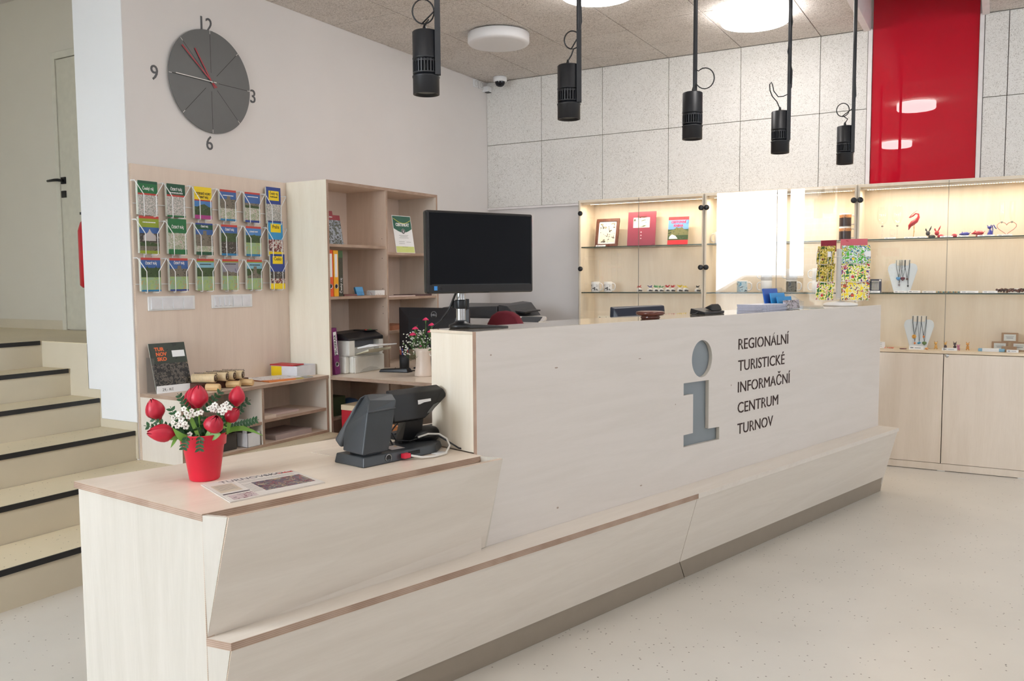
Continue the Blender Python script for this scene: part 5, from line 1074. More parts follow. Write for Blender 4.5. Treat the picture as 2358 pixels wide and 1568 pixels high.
# ================================================================ POT OF TULIPS
PX, PY_ = -2.112, 1.768
t = thing('potted_tulips', 'red flower pot with red tulips and white waxflowers', 'potted flowers', (PX, PY_, ZT), math.atan2(PY_, PX)-PI/2)
potm = pm('pot_red', (224, 24, 58), .38, var=.01)
part('pot', MB().lathe([(0, 0), (.041, 0), (.045, .004), (.0605, .108), (.0665, .110), (.0695, .143), (.0715, .145), (.0685, .146), (.0655, .143), (.061, .113), (.055, .104), (.053, .09), (0, .09)], seg=64), potm, t)
part('floral_foam', MB().lathe([(0, .091), (.052, .092), (.053, .104), (.059, .118), (.04, .132), (0, .136)], seg=24), pm('foam_green', (34, 50, 30), .9, bump=.5), t)
tp = pm('tulip_red', (186, 22, 50), .42, var=.14, scale=26); tp2 = pm('tulip_base_green', (150, 150, 60), .5)
tg = pm('tulip_leaf_green', (112, 156, 62), .5, var=.1, scale=12); dgr = pm('ruscus_green', (44, 88, 52), .45, var=.12, scale=14); dgr2 = pm('fern_green', (48, 88, 46), .5, var=.12, scale=14)
def tulip(c, ax, L_, r, open_=.0):
    ax = Vector(ax).normalized(); u = ax.orthogonal().normalized(); w = ax.cross(u); c = Vector(c); mb = MB(); NS = 7
    for p_ in range(6):
        inner = p_ % 2; a0 = p_*PI/3+.2; R0 = r*(1.0 if not inner else .93); vs = []; fs = []
        for i in range(9):
            k = i/8; s = k*L_; rad = R0*(math.sin(PI*min(1, .10+.80*k))**.62)*(1-.18*k) if k < .999 else R0*(.38+open_)
            rad = R0*((.30+.75*math.sin(PI*min(.5, .5*k/.38)) if k < .38 else 1.05-.86*((k-.38)/.62)**2.1)+open_*k)
            half = .70*(1-.72*max(0, (k-.62)/.38)**2.2)*(1 if i else .5)
            for j in range(NS):
                q = (j/(NS-1)-.5)*2; an = a0+q*half; rr = rad*(1-.07*(1-abs(q))*0+.05*(1-q*q))
                p = c-ax*(L_*.5)+ax*s+(u*math.cos(an)+w*math.sin(an))*rr; vs.append(tuple(p))
        for i in range(8):
            for j in range(NS-1): fs.append((i*NS+j, i*NS+j+1, (i+1)*NS+j+1, (i+1)*NS+j))
        mb.add(vs, fs, 0, True)
    mb.ell(c-ax*(L_*.44), (r*.42, r*.42, r*.3), 12, 6, 0)
    o = part('tulip', mb, [tp], t)
    b = c-ax*(L_*.5); st = MB(); st.ell(b+ax*.004, (r*.34, r*.34, r*.2), 10, 5, 0, )
    root = Vector((c.x*.12, .0, .12)); mid = b*.55+root*.45-ax*.02
    st.tube([tuple(b+ax*.003), tuple(b-ax*.012), tuple(mid), tuple(root)], [.0032, .003, .0032, .0032], 8)
    part('stem', st, tg, o)
    return o
tulip((-.134, -.01, .228), (-.30, -.12, 1), .066, .0265)
tulip((-.118, -.05, .160), (-1, -.25, .14), .078, .0255, .02)
tulip((-.010, -.02, .262), (.04, -.12, 1), .068, .0285)
tulip((.103, .0, .254), (.10, .05, 1), .062, .0235)
tulip((.032, -.075, .183), (.25, -.55, .8), .058, .0275)
tulip((.087, -.035, .200), (.6, -.3, .72), .055, .020, .03)
tulip((-.028, .035, .250), (-.12, .1, 1), .062, .024)
random.seed(11)
lv = MB()
lv.leaf((.03, -.02, .125), (.175, -.03, .128), .022, (0, 0, .03), nrm=(.1, -.8, 1)); lv.leaf((.0, -.04, .13), (.07, -.06, .165), .022, (0, -.01, .02), nrm=(0, -1, .5)); lv.leaf((-.03, -.04, .13), (-.085, -.06, .175), .024, (0, -.01, -.01), nrm=(0, -1, .3))
lv.leaf((.03, -.05, .13), (.055, -.055, .20), .018, nrm=(0, -1, 0)); lv.leaf((-.01, -.05, .13), (-.045, -.05, .235), .013, nrm=(0, -1, 0)); lv.leaf((.07, -.03, .14), (.084, -.045, .225), .014, nrm=(.3, -1, 0)); lv.leaf((-.05, -.05, .15), (-.10, -.06, .14), .014, nrm=(0, -1, .6)); lv.leaf((.01, -.05, .14), (.05, -.075, .15), .03, nrm=(0, -1, .4)); lv.leaf((-.07, -.05, .155), (-.092, -.07, .118), .010, nrm=(0, -1, .1))
part('tulip_leaf', lv, tg, t)
rc = MB()
def sprig(p0, p1, n, lw, ll, mb, sag=.0, side=None):
    p0, p1 = Vector(p0), Vector(p1); pts = [p0.lerp(p1, k/6)+Vector((0, 0, -sag))*math.sin(PI*k/6) for k in range(7)]; mb.tube([tuple(p) for p in pts], .0011, 4)
    d = (p1-p0).normalized(); s = d.cross(Vector((0, -1, .15))).normalized()
    for k in range(n):
        f = .12+.86*k/n; p = p0.lerp(p1, f)+Vector((0, 0, -sag))*math.sin(PI*f)
        for sg in (-1, 1): q = p+(s*sg*.8+d*.6)*ll*random.uniform(.8, 1.1)+Vector((0, random.uniform(-.3, .3)*ll, 0)); mb.leaf(tuple(p), tuple(q), lw, nrm=(random.uniform(-.4, .4), -1, random.uniform(-.3, .5)), n=4)
for p0, p1, n in (((-.04, -.05, .15), (-.165, -.04, .185), 9), ((-.06, -.03, .15), (-.15, -.02, .205), 7), ((.03, -.02, .18), (.10, .0, .245), 8), ((.04, .01, .19), (.145, .03, .235), 7), ((.04, -.02, .15), (.165, .0, .175), 12), ((-.045, -.066, .15), (-.058, -.085, .108), 4), ((-.01, -.07, .15), (-.012, -.088, .100), 4), ((-.06, -.05, .16), (-.09, -.05, .24), 6), ((-.03, .0, .2), (-.07, .01, .27), 6), ((.0, .02, .2), (.06, .02, .275), 6), ((.05, .02, .18), (.125, .02, .21), 6)):
    sprig(p0, p1, n, .009, .016, rc)
part('ruscus_sprig', rc, dgr, t)
fn = MB()
for k in range(46):
    a = random.uniform(0, 2*PI); r = random.uniform(.02, .085); x, y = r*math.cos(a), r*math.sin(a)*.75; z = .14+random.uniform(0, .08)
    sprig((x*.4, y*.4, .125), (x, y, z), 5, .008, .014, fn)
part('filler_foliage', fn, dgr2, t, kind='stuff')
wf = pm('waxflower_white', (240, 236, 228), .6); wc = pm('waxflower_centre', (120, 70, 70), .6)
def wax(x, y, z, r=.0085):
    mb = MB(); n = Vector((random.uniform(-.3, .3), -1, random.uniform(.0, .6))).normalized(); u = n.orthogonal().normalized(); w = n.cross(u); c = Vector((x, y, z))
    for k in range(5):
        a = 2*PI*k/5; d = u*math.cos(a)+w*math.sin(a); mb.ell(c+d*r*.62+n*.001, (r*.48, r*.48, r*.16), 8, 5, 0, R=Matrix((u, w, n)).transposed())
    mb.ell(c+n*.0008, (r*.17, r*.17, r*.2), 8, 5, 1, R=Matrix((u, w, n)).transposed()); part('waxflower', mb, [wf, wc], t)
for x, z in ((-.068, .215), (-.082, .205), (-.060, .200), (-.045, .218), (-.040, .206), (-.052, .229), (-.028, .210), (-.030, .222), (-.016, .214), (-.005, .218), (-.062, .185), (-.072, .178), (-.048, .176), (-.050, .188), (-.038, .151), (-.083, .192), (.018, .228), (.027, .232), (.036, .236), (.044, .228), (.050, .220), (.036, .218), (.060, .232), (.070, .238), (.064, .222), (.078, .226), (.057, .212), (.030, .222)):
    wax(x, -.055+random.uniform(-.015, .012), z, random.uniform(.0065, .0098))
# ================================================================ GLASS SHOWCASES ALONG THE BACK WALL
YBK = 6.873; ZB = .842
ledm = pm('led_strip', (255, 240, 214), .5, var=0, emit=9.0); ledm.cycles.emission_sampling = 'NONE'
SHZ = (1.245, 1.63)
def showcase(x0, x1, split, label, led0, door_at=None, lock=None):
    xc = (x0+x1)/2; t = thing('glass_showcase', label, 'showcase', (xc, 6.73, 0)); m_ = Matrix.Translation((-xc, -6.73, 0)); B = lambda *a, **k: MB(m_).box(*a, **k)
    cm = [casew, edgeL]; T = .018
    part('side_panel', B(x0+.001, x0+T, YF, YBK+.02, .05, 2.024), cm, t); part('side_panel', B(x1-T, x1-.001, YF, YBK+.02, .05, 2.024), cm, t)
    part('top_panel', B(x0+T, x1-T, YF, YBK+.02, 2.003, 2.024), cm, t)
    part('back_panel', B(x0+T, x1-T, YBK, YBK+.015, .05, 2.003), cm, t)
    part('light_valance', B(x0+T, x1-T, YF+.05, YF+.056, 1.987, 2.003), cm, t)
    part('base_top', B(x0+T, x1-T, YF, YBK, ZB-T, ZB), [wood('birch_case_base', (232, 214, 188), (222, 203, 176), 'X'), edgeL], t)
    dz = [wood('birch_case_door', (235, 222, 207), (226, 212, 195), 'Z'), edgeL]
    part('base_door', B(x0+.002, split-.0025, YF-.019, YF-.001, .055, ZB-.022), dz, t, bevel=.0008, bseg=1); part('base_door', B(split+.0025, x1-.002, YF-.019, YF-.001, .055, ZB-.022), dz, t, bevel=.0008, bseg=1)
    part('kick_board', B(x0+.001, x1-.001, YF-.017, YF+.0, .004, .052), dz, t)
    for k in range(3):
        xx = x0+.08+(x1-x0-.2)*k/2; part('foot', B(xx, xx+.05, YF-.016, YF+.02, 0, .004), white, t)
    for z in SHZ:
        g_ = MB(m_); g_.box(x0+T+.002, x1-T-.002, YF+.014, YBK-.002, z-.008, z, 0, 1, thin=2); part('glass_shelf', g_, [gl_thin, gl_edge], t)
    for a, b in ((x0+.004, split-.0015), (split+.0015, x1-.004)):
        g_ = MB(m_); g_.quad((a, YF-.006, ZB+.006), (b, YF-.006, ZB+.006), (b, YF-.006, 2.018), (a, YF-.006, 2.018)); d = part('glass_door', g_, gl_pane, t)
        hx = a+.018 if a < x0+.1 else b-.018
        for z in (1.912, 1.444, .985):
            part('hinge', MB(m_).lathe([(0, -.016), (.0175, -.016), (.0205, -.013), (.0205, -.002), (0, -.002)], (hx, YF-.004, z), 24, ax='Y'), black, d)
        eg = MB(m_); eg.box(a-.0008, a+.0008, YF-.0075, YF-.0045, ZB+.006, 2.018); eg.box(b-.0008, b+.0008, YF-.0075, YF-.0045, ZB+.006, 2.018); part('glass_edge', eg, pm('glass_edge_grey', (120, 112, 100), .3), d)
    L_ = MB(m_); L_.box(led0, x1-T-.012, YF+.060, YF+.066, 1.9885, 1.9945); part('led_strip', L_, pm('led_housing', (226, 222, 214), .5), t)
    dt = MB(m_); n = int((x1-T-.02-led0)/.0165)
    for k in range(n): xx = led0+.006+.0165*k; dt.box(xx, xx+.0085, YF+.0605, YF+.0655, 1.9862, 1.9886)
    part('led_chip', dt, ledm, t, kind='stuff')
    la = bpy.data.lights.new('strip_light', 'AREA'); la.shape = 'RECTANGLE'; la.size = x1-T-.02-led0; la.size_y = .01; la.energy = 3.2; la.color = (1, .86, .66)
    lo = bpy.data.objects.new('strip_light', la); C.objects.link(lo); lo.parent = t; lo.location = ((led0+x1-T)/2-xc, YF+.063-6.73, 1.984); lo.rotation_euler = (.05, 0, 0)
    if lock: part('lock', MB(m_).lathe([(0, -.024), (.006, -.024), (.011, -.022), (.012, -.0192), (0, -.0192)], (lock, YF, .811), 24, ax='Y'), chrome, t)
    return t
showcase(-3.109, -2.018, -2.563, 'left glass showcase with travel books, mugs and ribboned souvenirs', -3.03)
showcase(-2.018, -.893, -1.455, 'middle glass showcase with mugs, mirroring the bright window', -1.96)
showcase(-.893, .280, -.306, 'right glass showcase with jewellery busts and glass animals', -.84, lock=-.286)
S1, S2 = 1.2455, 1.6305
def at(o, x, y, z, rz=0): o.location = (x, y, z); o.rotation_euler = (0, 0, rz); return o
# --- left case, upper shelf
t = thing('framed_picture', 'small ink drawing in dark wooden frame on the upper glass shelf', 'picture frame', (-2.915, 6.73, S2), -.03)
R_ = Matrix.Rotation(-.20, 4, 'X'); fm = MB(R_); w, h, b = .106, .245, .024
fm.box(-w, w, -.012, 0, 0, b); fm.box(-w, w, -.012, 0, h-b, h); fm.box(-w, -w+b, -.012, 0, b, h-b); fm.box(w-b, w, -.012, 0, b, h-b)
part('frame', fm, wood('frame_dark_wood', (112, 66, 50), (84, 46, 36), 'Z', scale=4), t, bevel=.002)
part('drawing', MB(R_).box(-w+b, w-b, -.004, -.002, b, h-b), printed('ink_drawing', [(236, 230, 214), (236, 230, 214), (40, 38, 36), (200, 190, 160)], 34, pos=[0, .5, .56, .62]), t)
part('mat_board', MB(R_).box(-w+b, w-b, -.0055, -.004, b, b+.014).box(-w+b, w-b, -.0055, -.004, h-b-.014, h-b).box(-w+b, -w+b+.012, -.0055, -.004, b, h-b).box(w-b-.012, w-b, -.0055, -.004, b, h-b), paper, t)
part('easel_leg', MB().box(-.02, .02, .02, .075, 0, .004).box(-.015, .015, .06, .066, .0, .12), black, t)
t = thing('maroon_folder_book', 'large maroon booklet with small landscape photo on the glass shelf', 'book', (-2.608, 6.75, S2), 0)
R_ = Matrix.Rotation(-.12, 4, 'X')
part('cover', MB(R_).box(-.124, .124, -.006, 0, 0, .29), printed('maroon_sweep', [(122, 46, 66), (146, 62, 80), (112, 38, 56)], 4), t)
part('photo_border', MB(R_).box(-.075, .07, -.0068, -.006, .155, .24), paper, t); part('photo', MB(R_).box(-.072, .067, -.0074, -.0068, .158, .237), printed('town_photo', [(120, 160, 200), (220, 216, 200), (90, 96, 70)], 26, stretch=(.6, 1, 2)), t)
text('title', 'Turnov', .020, R_ @ frame(.0, -.0076, .237, (1, 0, 0)), pm('title_brown', (96, 40, 30)), t, align='CENTER', bold=.0012, ext=.0003)
part('round_emblem', MB(R_).lathe([(0, -.0068), (.007, -.0068), (.007, -.006)], (-.003, 0, .115), 16, ax='Y').lathe([(0, -.0068), (.007, -.0068), (.007, -.006)], (-.003, 0, .088), 16, ax='Y').lathe([(0, -.0068), (.006, -.0068), (.006, -.006)], (-.003, 0, .062), 16, ax='Y'), pm('emblem_pink', (206, 160, 170)), t)
t = thing('travel_book', 'red topped travel book with hill photo on the glass shelf', 'book', (-2.285, 6.74, S2), .05)
R_ = Matrix.Rotation(-.2, 4, 'X')
part('page_block', MB(R_).box(-.083, .083, -.01, 0, 0, .232), side_paper, t)
c = MB(R_)
for k, (z0, z1) in enumerate(((.208, .235), (.13, .208), (.04, .13), (0, .04))): c.box(-.085, .085, -.0125, -.010, z0, z1, k)
part('cover', c, [pm('book_red', (214, 44, 54)), printed('book_sky', [(90, 140, 200), (110, 160, 214), (150, 180, 214)], 8), trees, pm('book_red', (214, 44, 54))], t)
hl = MB(R_); hl.prism([(-.085, .08), (.085, .08), (.085, .11), (.05, .125), (.03, .15), (.022, .142), (.0, .14), (-.016, .15), (-.022, .138), (-.05, .125), (-.085, .11)], -.0132, -.0126, map=lambda a, b, h: (a, h, b)); part('hill_photo', hl, printed('hill', [(92, 104, 60), (120, 120, 80), (60, 72, 44)], 40), t)
part('car_photo', MB(R_).hull([(-.075, -.0140, .05), (.0, -.0140, .05), (-.07, -.0140, .07), (-.02, -.0140, .075), (-.05, -.0140, .088), (-.075, -.0133, .05), (0, -.0133, .05), (-.05, -.0133, .088), (-.07, -.0133, .07), (-.02, -.0133, .075)]), white, t)
text('title', 'CESTOVNÍ', .019, R_ @ frame(0, -.0136, .182, (1, 0, 0)), pm('title_pink', (240, 70, 110)), t, align='CENTER', bold=.0016, ext=.0003); text('title', 'KNIHA', .019, R_ @ frame(0, -.0136, .152, (1, 0, 0)), pm('title_pink', (240, 70, 110)), t, align='CENTER', bold=.0016, ext=.0003)
def tagcard(x, y, z, w, label, h=.014):
    o = part('price_card', MB().hull([(-w/2, 0, 0), (w/2, 0, 0), (-w/2, h*.5, h), (w/2, h*.5, h), (-w/2, .001, 0), (w/2, .001, 0), (-w/2, h*.5+.001, h), (w/2, h*.5+.001, h)]).box(-w*.4, -w*.2, h*.22-.0009, h*.3-.0005, h*.35, h*.6, 1).box(-w*.1, w*.3, h*.22-.0009, h*.3-.0005, h*.4, h*.52, 1), [paper, pm('card_ink', (90, 100, 110))])
    at(o, x, y, z); tag(o, label, 'price card'); return o
tagcard(-2.93, 6.64, S2, .09, 'white price card in front of the framed drawing')
mugw = pm('mug_white', (236, 234, 230), .2, var=.01)
def mug(x, y, z, rz, label, m2=None, m2z=(.015, .07), r=.040, h=.092, grp=None, w=mugw, full=False, body=None):
    t = thing('mug', label, 'mug', (x, y, z), rz, grp)
    part('cup', MB().lathe([(0, 0), (r-.003, 0), (r, .004), (r, h-.002), (r-.002, h), (r-.0045, h-.002), (r-.0045, .006), (0, .006)], seg=36), body or w, t)
    part('handle', MB().tube([(r-.002, 0, h*.82), (r+.014, 0, h*.85), (r+.027, 0, h*.72), (r+.030, 0, h*.5), (r+.026, 0, h*.28), (r+.013, 0, h*.17), (r-.002, 0, h*.2)], .0048, 8), w, t)
    if m2:
        pr = MB(); n = 48; a0, a1 = ((-2.7, -.4) if not full else (.25, 2*PI-.25))
        vs = []; 
        for k in range(n+1):
            a = a0+(a1-a0)*k/n
            for zz in m2z: vs.append(((r+.0004)*math.cos(a), (r+.0004)*math.sin(a), zz))
        pr.add(vs, [(2*k, 2*k+2, 2*k+3, 2*k+1) for k in range(n)], 0, True); part('printed_band', pr, m2, t)
    return t
mpr = printed('mug_print_black', [(232, 230, 226), (232, 230, 226), (36, 34, 34)], 46, pos=[0, .5, .54]); mpb = printed('mug_print_blue', [(96, 160, 190), (190, 210, 214), (60, 70, 80)], 40); mpd = printed('mug_print_dark', [(40, 38, 36), (120, 116, 104), (60, 66, 50)], 40); coffee = pm('coffee_brown', (52, 32, 30), .3); foam_ = printed('coffee_foam', [(176, 110, 64), (214, 150, 96), (150, 84, 46)], 60)
mug(-2.985, 6.66, S1, .0, 'left white mug with black drawing, left showcase', mpr, r=.036, h=.088); mug(-2.885, 6.70, S1, .0, 'second white mug with black drawing, left showcase', mpr, r=.036, h=.088)
rib = {}
def bell(x, y, col, label, big=1., z=S1):
    t = thing('ribboned_souvenir', label, 'souvenir', (x, y, z), 0, 'ribboned souvenir sacks')
    part('sack', MB().lathe([(0, 0), (.020, 0), (.024, .01), (.022, .026), (.011, .034), (.013, .038), (0, .039)], seg=14), pm('sack_white', (226, 222, 212), .8), t)
    part('label_band', MB().lathe([(.0242, .008), (.0245, .014), (.0232, .021)], seg=14, cap=False), mpr, t)
    r_ = MB(); random.seed(int(abs(x)*1000))
    for k in range(9):
        a = 2*PI*k/9+random.random(); l = random.uniform(.018, .032)*big; r_.leaf((0, 0, .034), (l*math.cos(a), l*math.sin(a)*.7, .034+random.uniform(.0, .028)*big), .007, (0, 0, .006), nrm=(random.uniform(-1, 1), -1, random.uniform(-1, 1)))
    part('ribbon', r_, pm('ribbon_%d_%d_%d' % col, col, .5), t)
bell(-2.60, 6.70, (196, 60, 56), 'single small souvenir sack with red ribbon beside the mugs', .9)
X0 = [-2.43, -2.375, -2.315, -2.26, -2.20, -2.135, -2.08]
cols = [(44, 50, 130), (40, 150, 80), (40, 150, 80), (200, 44, 52), (200, 44, 52), (238, 208, 40), (238, 208, 40)]
X0 = [-2.455, -2.405, -2.355, -2.300, -2.245, -2.185, -2.13]
lbs = ['blue ribboned souvenir sack at the left end of the row', 'green ribboned souvenir sack next to the blue one', 'green ribboned souvenir sack next to the red ones', 'red ribboned souvenir sack next to the green ones', 'red ribboned souvenir sack next to the yellow ones', 'yellow ribboned souvenir sack next to the red ones', 'yellow ribboned souvenir sack at the right end of the row']
X0 = [-2.50, -2.455, -2.405, -2.355, -2.305, -2.25, -2.195]
for x, c_, l in zip(X0, cols, lbs): bell(x+.0, 6.68+.02*(X0.index(x) % 2), c_, l)
bell(-2.095, 6.68, (30, 28, 28), 'left black ribboned souvenir sack by the showcase side', .8); bell(-2.06, 6.72, (30, 28, 28), 'right black ribboned souvenir sack by the showcase side', .8)
t = thing('small_framed_print', 'small pale framed print at the bottom of the left showcase', 'picture frame', (-2.92, 6.72, ZB+.0005)); R_ = Matrix.Rotation(-.18, 4, 'X')
part('frame', MB(R_).box(-.08, .08, -.008, 0, 0, .20), pm('frame_cream', (236, 226, 204)), t); part('print', MB(R_).box(-.068, .068, -.009, -.008, .012, .188), printed('print_sketch', [(226, 220, 200), (226, 220, 200), (90, 84, 70)], 40, pos=[0, .5, .56]), t)
# --- middle case
mug(-1.925, 6.70, S2, PI, 'white mug behind the glass at the left of the middle showcase upper shelf', mpb, r=.04, h=.095)
for k, (x, rz, m, l) in enumerate(((-1.735, 0, mpb, 'blue printed mug, leftmost on the middle showcase lower shelf'), (-1.55, PI, mpr, 'white mug with black drawing, second on the lower shelf'), (-1.36, 0, mpd, 'dark printed mug, third on the middle showcase lower shelf'), (-1.17, PI, mpd, 'dark printed mug, fourth on the middle showcase lower shelf'))):
    mug(x, 6.68, S1, rz, l, m, (.004, .086), r=.042, h=.092)
for (x, m, l) in ((-1.55, mpr, 'upper mug stacked on the white drawing mug'), (-1.36, mpd, 'upper mug stacked on the dark printed mug'), (-1.17, mpd, 'upper mug stacked on the fourth dark mug')): mug(x, 6.68, S1+.0925, PI, l, m, (.004, .086), r=.042, h=.088)
for z, l in ((S2, 'lower coffee printed mug of the stacked pair by the hinge'), (S2+.0985, 'upper coffee printed mug of the stacked pair by the hinge')):
    t = mug(-.985, 6.68, z, .1, l, coffee, (.004, .066), r=.042, h=.098, full=True); pr = MB(); pr.lathe([(.0426, .066), (.0426, .088)], seg=36, cap=False); part('foam_band', pr, foam_, t)
# --- right case, upper shelf: glasses and glass animals
def wineglass(x, y, label, hz=.235, r=.036, z=S2):
    t = thing('wine_glass', label, 'glass', (x, y, z), 0, 'clear wine glasses')
    part('bowl', MB().lathe([(.004, .105), (.02, .115), (.034, .145), (r, .17), (.034, .2), (.028, hz)], seg=28, cap=False), gl_thin, t)
    part('stem', MB().lathe([(.03, 0), (.028, .002), (.004, .008), (.003, .09), (.006, .105)], seg=16), gl_thin, t); part('stone', MB().lathe([(0, .088), (.008, .092), (.008, .098), (0, .102)], seg=8), pm('crystal_grey', (150, 140, 130), .15), t)
wineglass(-.735, 6.70, 'left tall clear wine glass on the right showcase shelf'); wineglass(-.635, 6.70, 'right tall clear wine glass on the right showcase shelf')
t = tag(part('glass_ring_figure', MB().tube([(.018*math.cos(a*PI/9), 0, .045+.02*math.sin(a*PI/9)) for a in range(18)], .003, 6, closed=True).box(-.012, .012, -.006, .006, 0, .024), gl_thin), 'small clear glass ring figure between wine glass stems', 'figurine'); at(t, -.665, 6.66, S2)
glr = pm('glass_red', (190, 24, 40), .08, coat=1.0, var=.1); glb = pm('glass_blue', (30, 40, 150), .08, coat=1.0, var=.1); glk = pm('glass_black', (18, 18, 22), .08, coat=1.0); gly = pm('glass_amber', (226, 170, 60), .1, coat=1.0)
t = thing('glass_heron', 'red glass heron figurine with amber legs and raised beak', 'figurine', (-.525, 6.69, S2))
part('body', MB().tube([(-.035, 0, .062), (-.028, 0, .09), (-.01, 0, .11), (.012, 0, .125), (.028, 0, .15), (.026, 0, .172), (.008, 0, .176), (-.008, 0, .162), (-.03, 0, .148)], [.002, .012, .018, .016, .009, .006, .005, .006, .003], 12), glr, t)
part('beak', MB().tube([(-.034, 0, .148), (-.015, 0, .172), (.018, 0, .20)], [.004, .002, .0008], 6), glr, t); part('leg', MB().tube([(-.005, 0, .095), (.002, 0, .05), (-.006, 0, 0)], .0022, 6), gly, t); part('leg', MB().tube([(.004, 0, .10), (-.001, 0, .05), (-.002, 0, 0)], .0022, 6), gly, t)
def hare(x, m, label):
    t = thing('glass_hare', label, 'figurine', (x, 6.69, S2), 0, 'glass hare figurines')
    part('head', MB().ell((0, 0, .034), (.015, .012, .018), 14, 8), m, t); part('body', MB().ell((.025, .004, .010), (.024, .014, .014), 14, 8), m, t)
    part('ear', MB().tube([(-.006, 0, .046), (-.013, 0, .058), (-.014, 0, .068)], [.003, .006, .003], 8), m, t); part('ear', MB().tube([(.006, 0, .046), (.015, 0, .066), (.023, 0, .086)], [.003, .0055, .001], 8), m, t)
hare(-.435, glk, 'black glass hare figurine with upright ears'); hare(-.378, glr, 'red glass hare figurine beside the black one')
at(tag(part('glass_snail', MB().ell((0, 0, .012), (.019, .01, .014), 14, 8), glr), 'small red glass dome figure near the blue pig', 'figurine'), -.268, 6.68, S2)
def pig(x, m, label, s=1.):
    t = thing('glass_pig', label, 'figurine', (x, 6.69, S2), 0, 'glass pig figurines')
    part('body', MB().ell((0, 0, .024*s), (.027*s, .013*s, .014*s), 16, 9), m, t); part('head', MB().ell((-.024*s, 0, .024*s), (.012*s, .009*s, .010*s), 12, 7).tube([(-.034*s, 0, .022*s), (-.041*s, 0, .02*s)], .0045*s, 8), m, t)
    for dx in (-.013, .014): part('leg', MB().tube([(dx*s, 0, .016*s), (dx*s, 0, 0)], .0045*s, 8), m, t)
    part('ear', MB().tube([(-.02*s, 0, .032*s), (-.024*s, 0, .042*s)], [.004*s, .001], 6).tube([(.026*s, 0, .028*s), (.033*s, 0, .036*s)], .0018, 6), m, t)
pig(-.20, glb, 'blue glass pig figurine on the upper glass shelf', .95); pig(-.118, glr, 'red glass pig figurine beside the blue cat', 1.1)
t = thing('glass_cat', 'blue glass cat figurine with curled tail', 'figurine', (-.052, 6.69, S2))
part('body', MB().lathe([(0, 0), (.02, 0), (.021, .008), (.012, .035), (.006, .05), (0, .054)], seg=18), glb, t); part('head', MB().ell((-.004, 0, .062), (.014, .011, .011), 14, 8), glb, t)
part('ear', MB().tube([(-.014, 0, .068), (-.018, 0, .08)], [.005, .001], 6).tube([(.004, 0, .070), (.006, 0, .082)], [.005, .001], 6), glb, t); part('tail', MB().tube([(.014, 0, .012), (.016, .0, .05), (.012, 0, .074), (.02, 0, .078), (.03, 0, .058), (.038, 0, .052)], .0035, 8), glb, t)
t = thing('heart_glass_pair', 'pair of clear flutes standing in a red heart shaped wire stem', 'glass', (.045, 6.69, S2))
pts = []
for k in range(23):
    a = -PI*.0+2*PI*k/22; xx = .0038*16*math.sin(a)**3*.95; zz = .0038*(13*math.cos(a)-5*math.cos(2*a)-2*math.cos(3*a)-math.cos(4*a)); pts.append((xx, 0, zz*.8+.058))
part('heart_stem', MB().tube(pts[:-1], .0018, 6, closed=True).box(-.03, .03, -.012, .012, 0, .004), pm('heart_wire', (196, 90, 80), .3), t)
for x in (-.03, .03): part('flute', MB().lathe([(.003, .098), (.012, .11), (.016, .14), (.017, .18), (.015, .235)], (x, 0, 0), 20, cap=False), gl_thin, t); part('flute_stone', MB().lathe([(0, .086), (.009, .098), (0, .1)], (x, 0, 0), 8), pm('crystal_grey', (150, 140, 130)), t)
for x, w, l in ((-.66, .075, 'between the wine glasses'), (-.53, .075, 'in front of the red heron'), (-.455, .07, 'in front of the black hare'), (-.30, .08, 'in front of the red dome figure'), (-.20, .07, 'in front of the blue pig'), (-.06, .10, 'in front of the blue cat'), (.05, .09, 'in front of the heart glasses')):
    tagcard(x-.015, 6.635, S2, w, 'white price card '+l, .011)
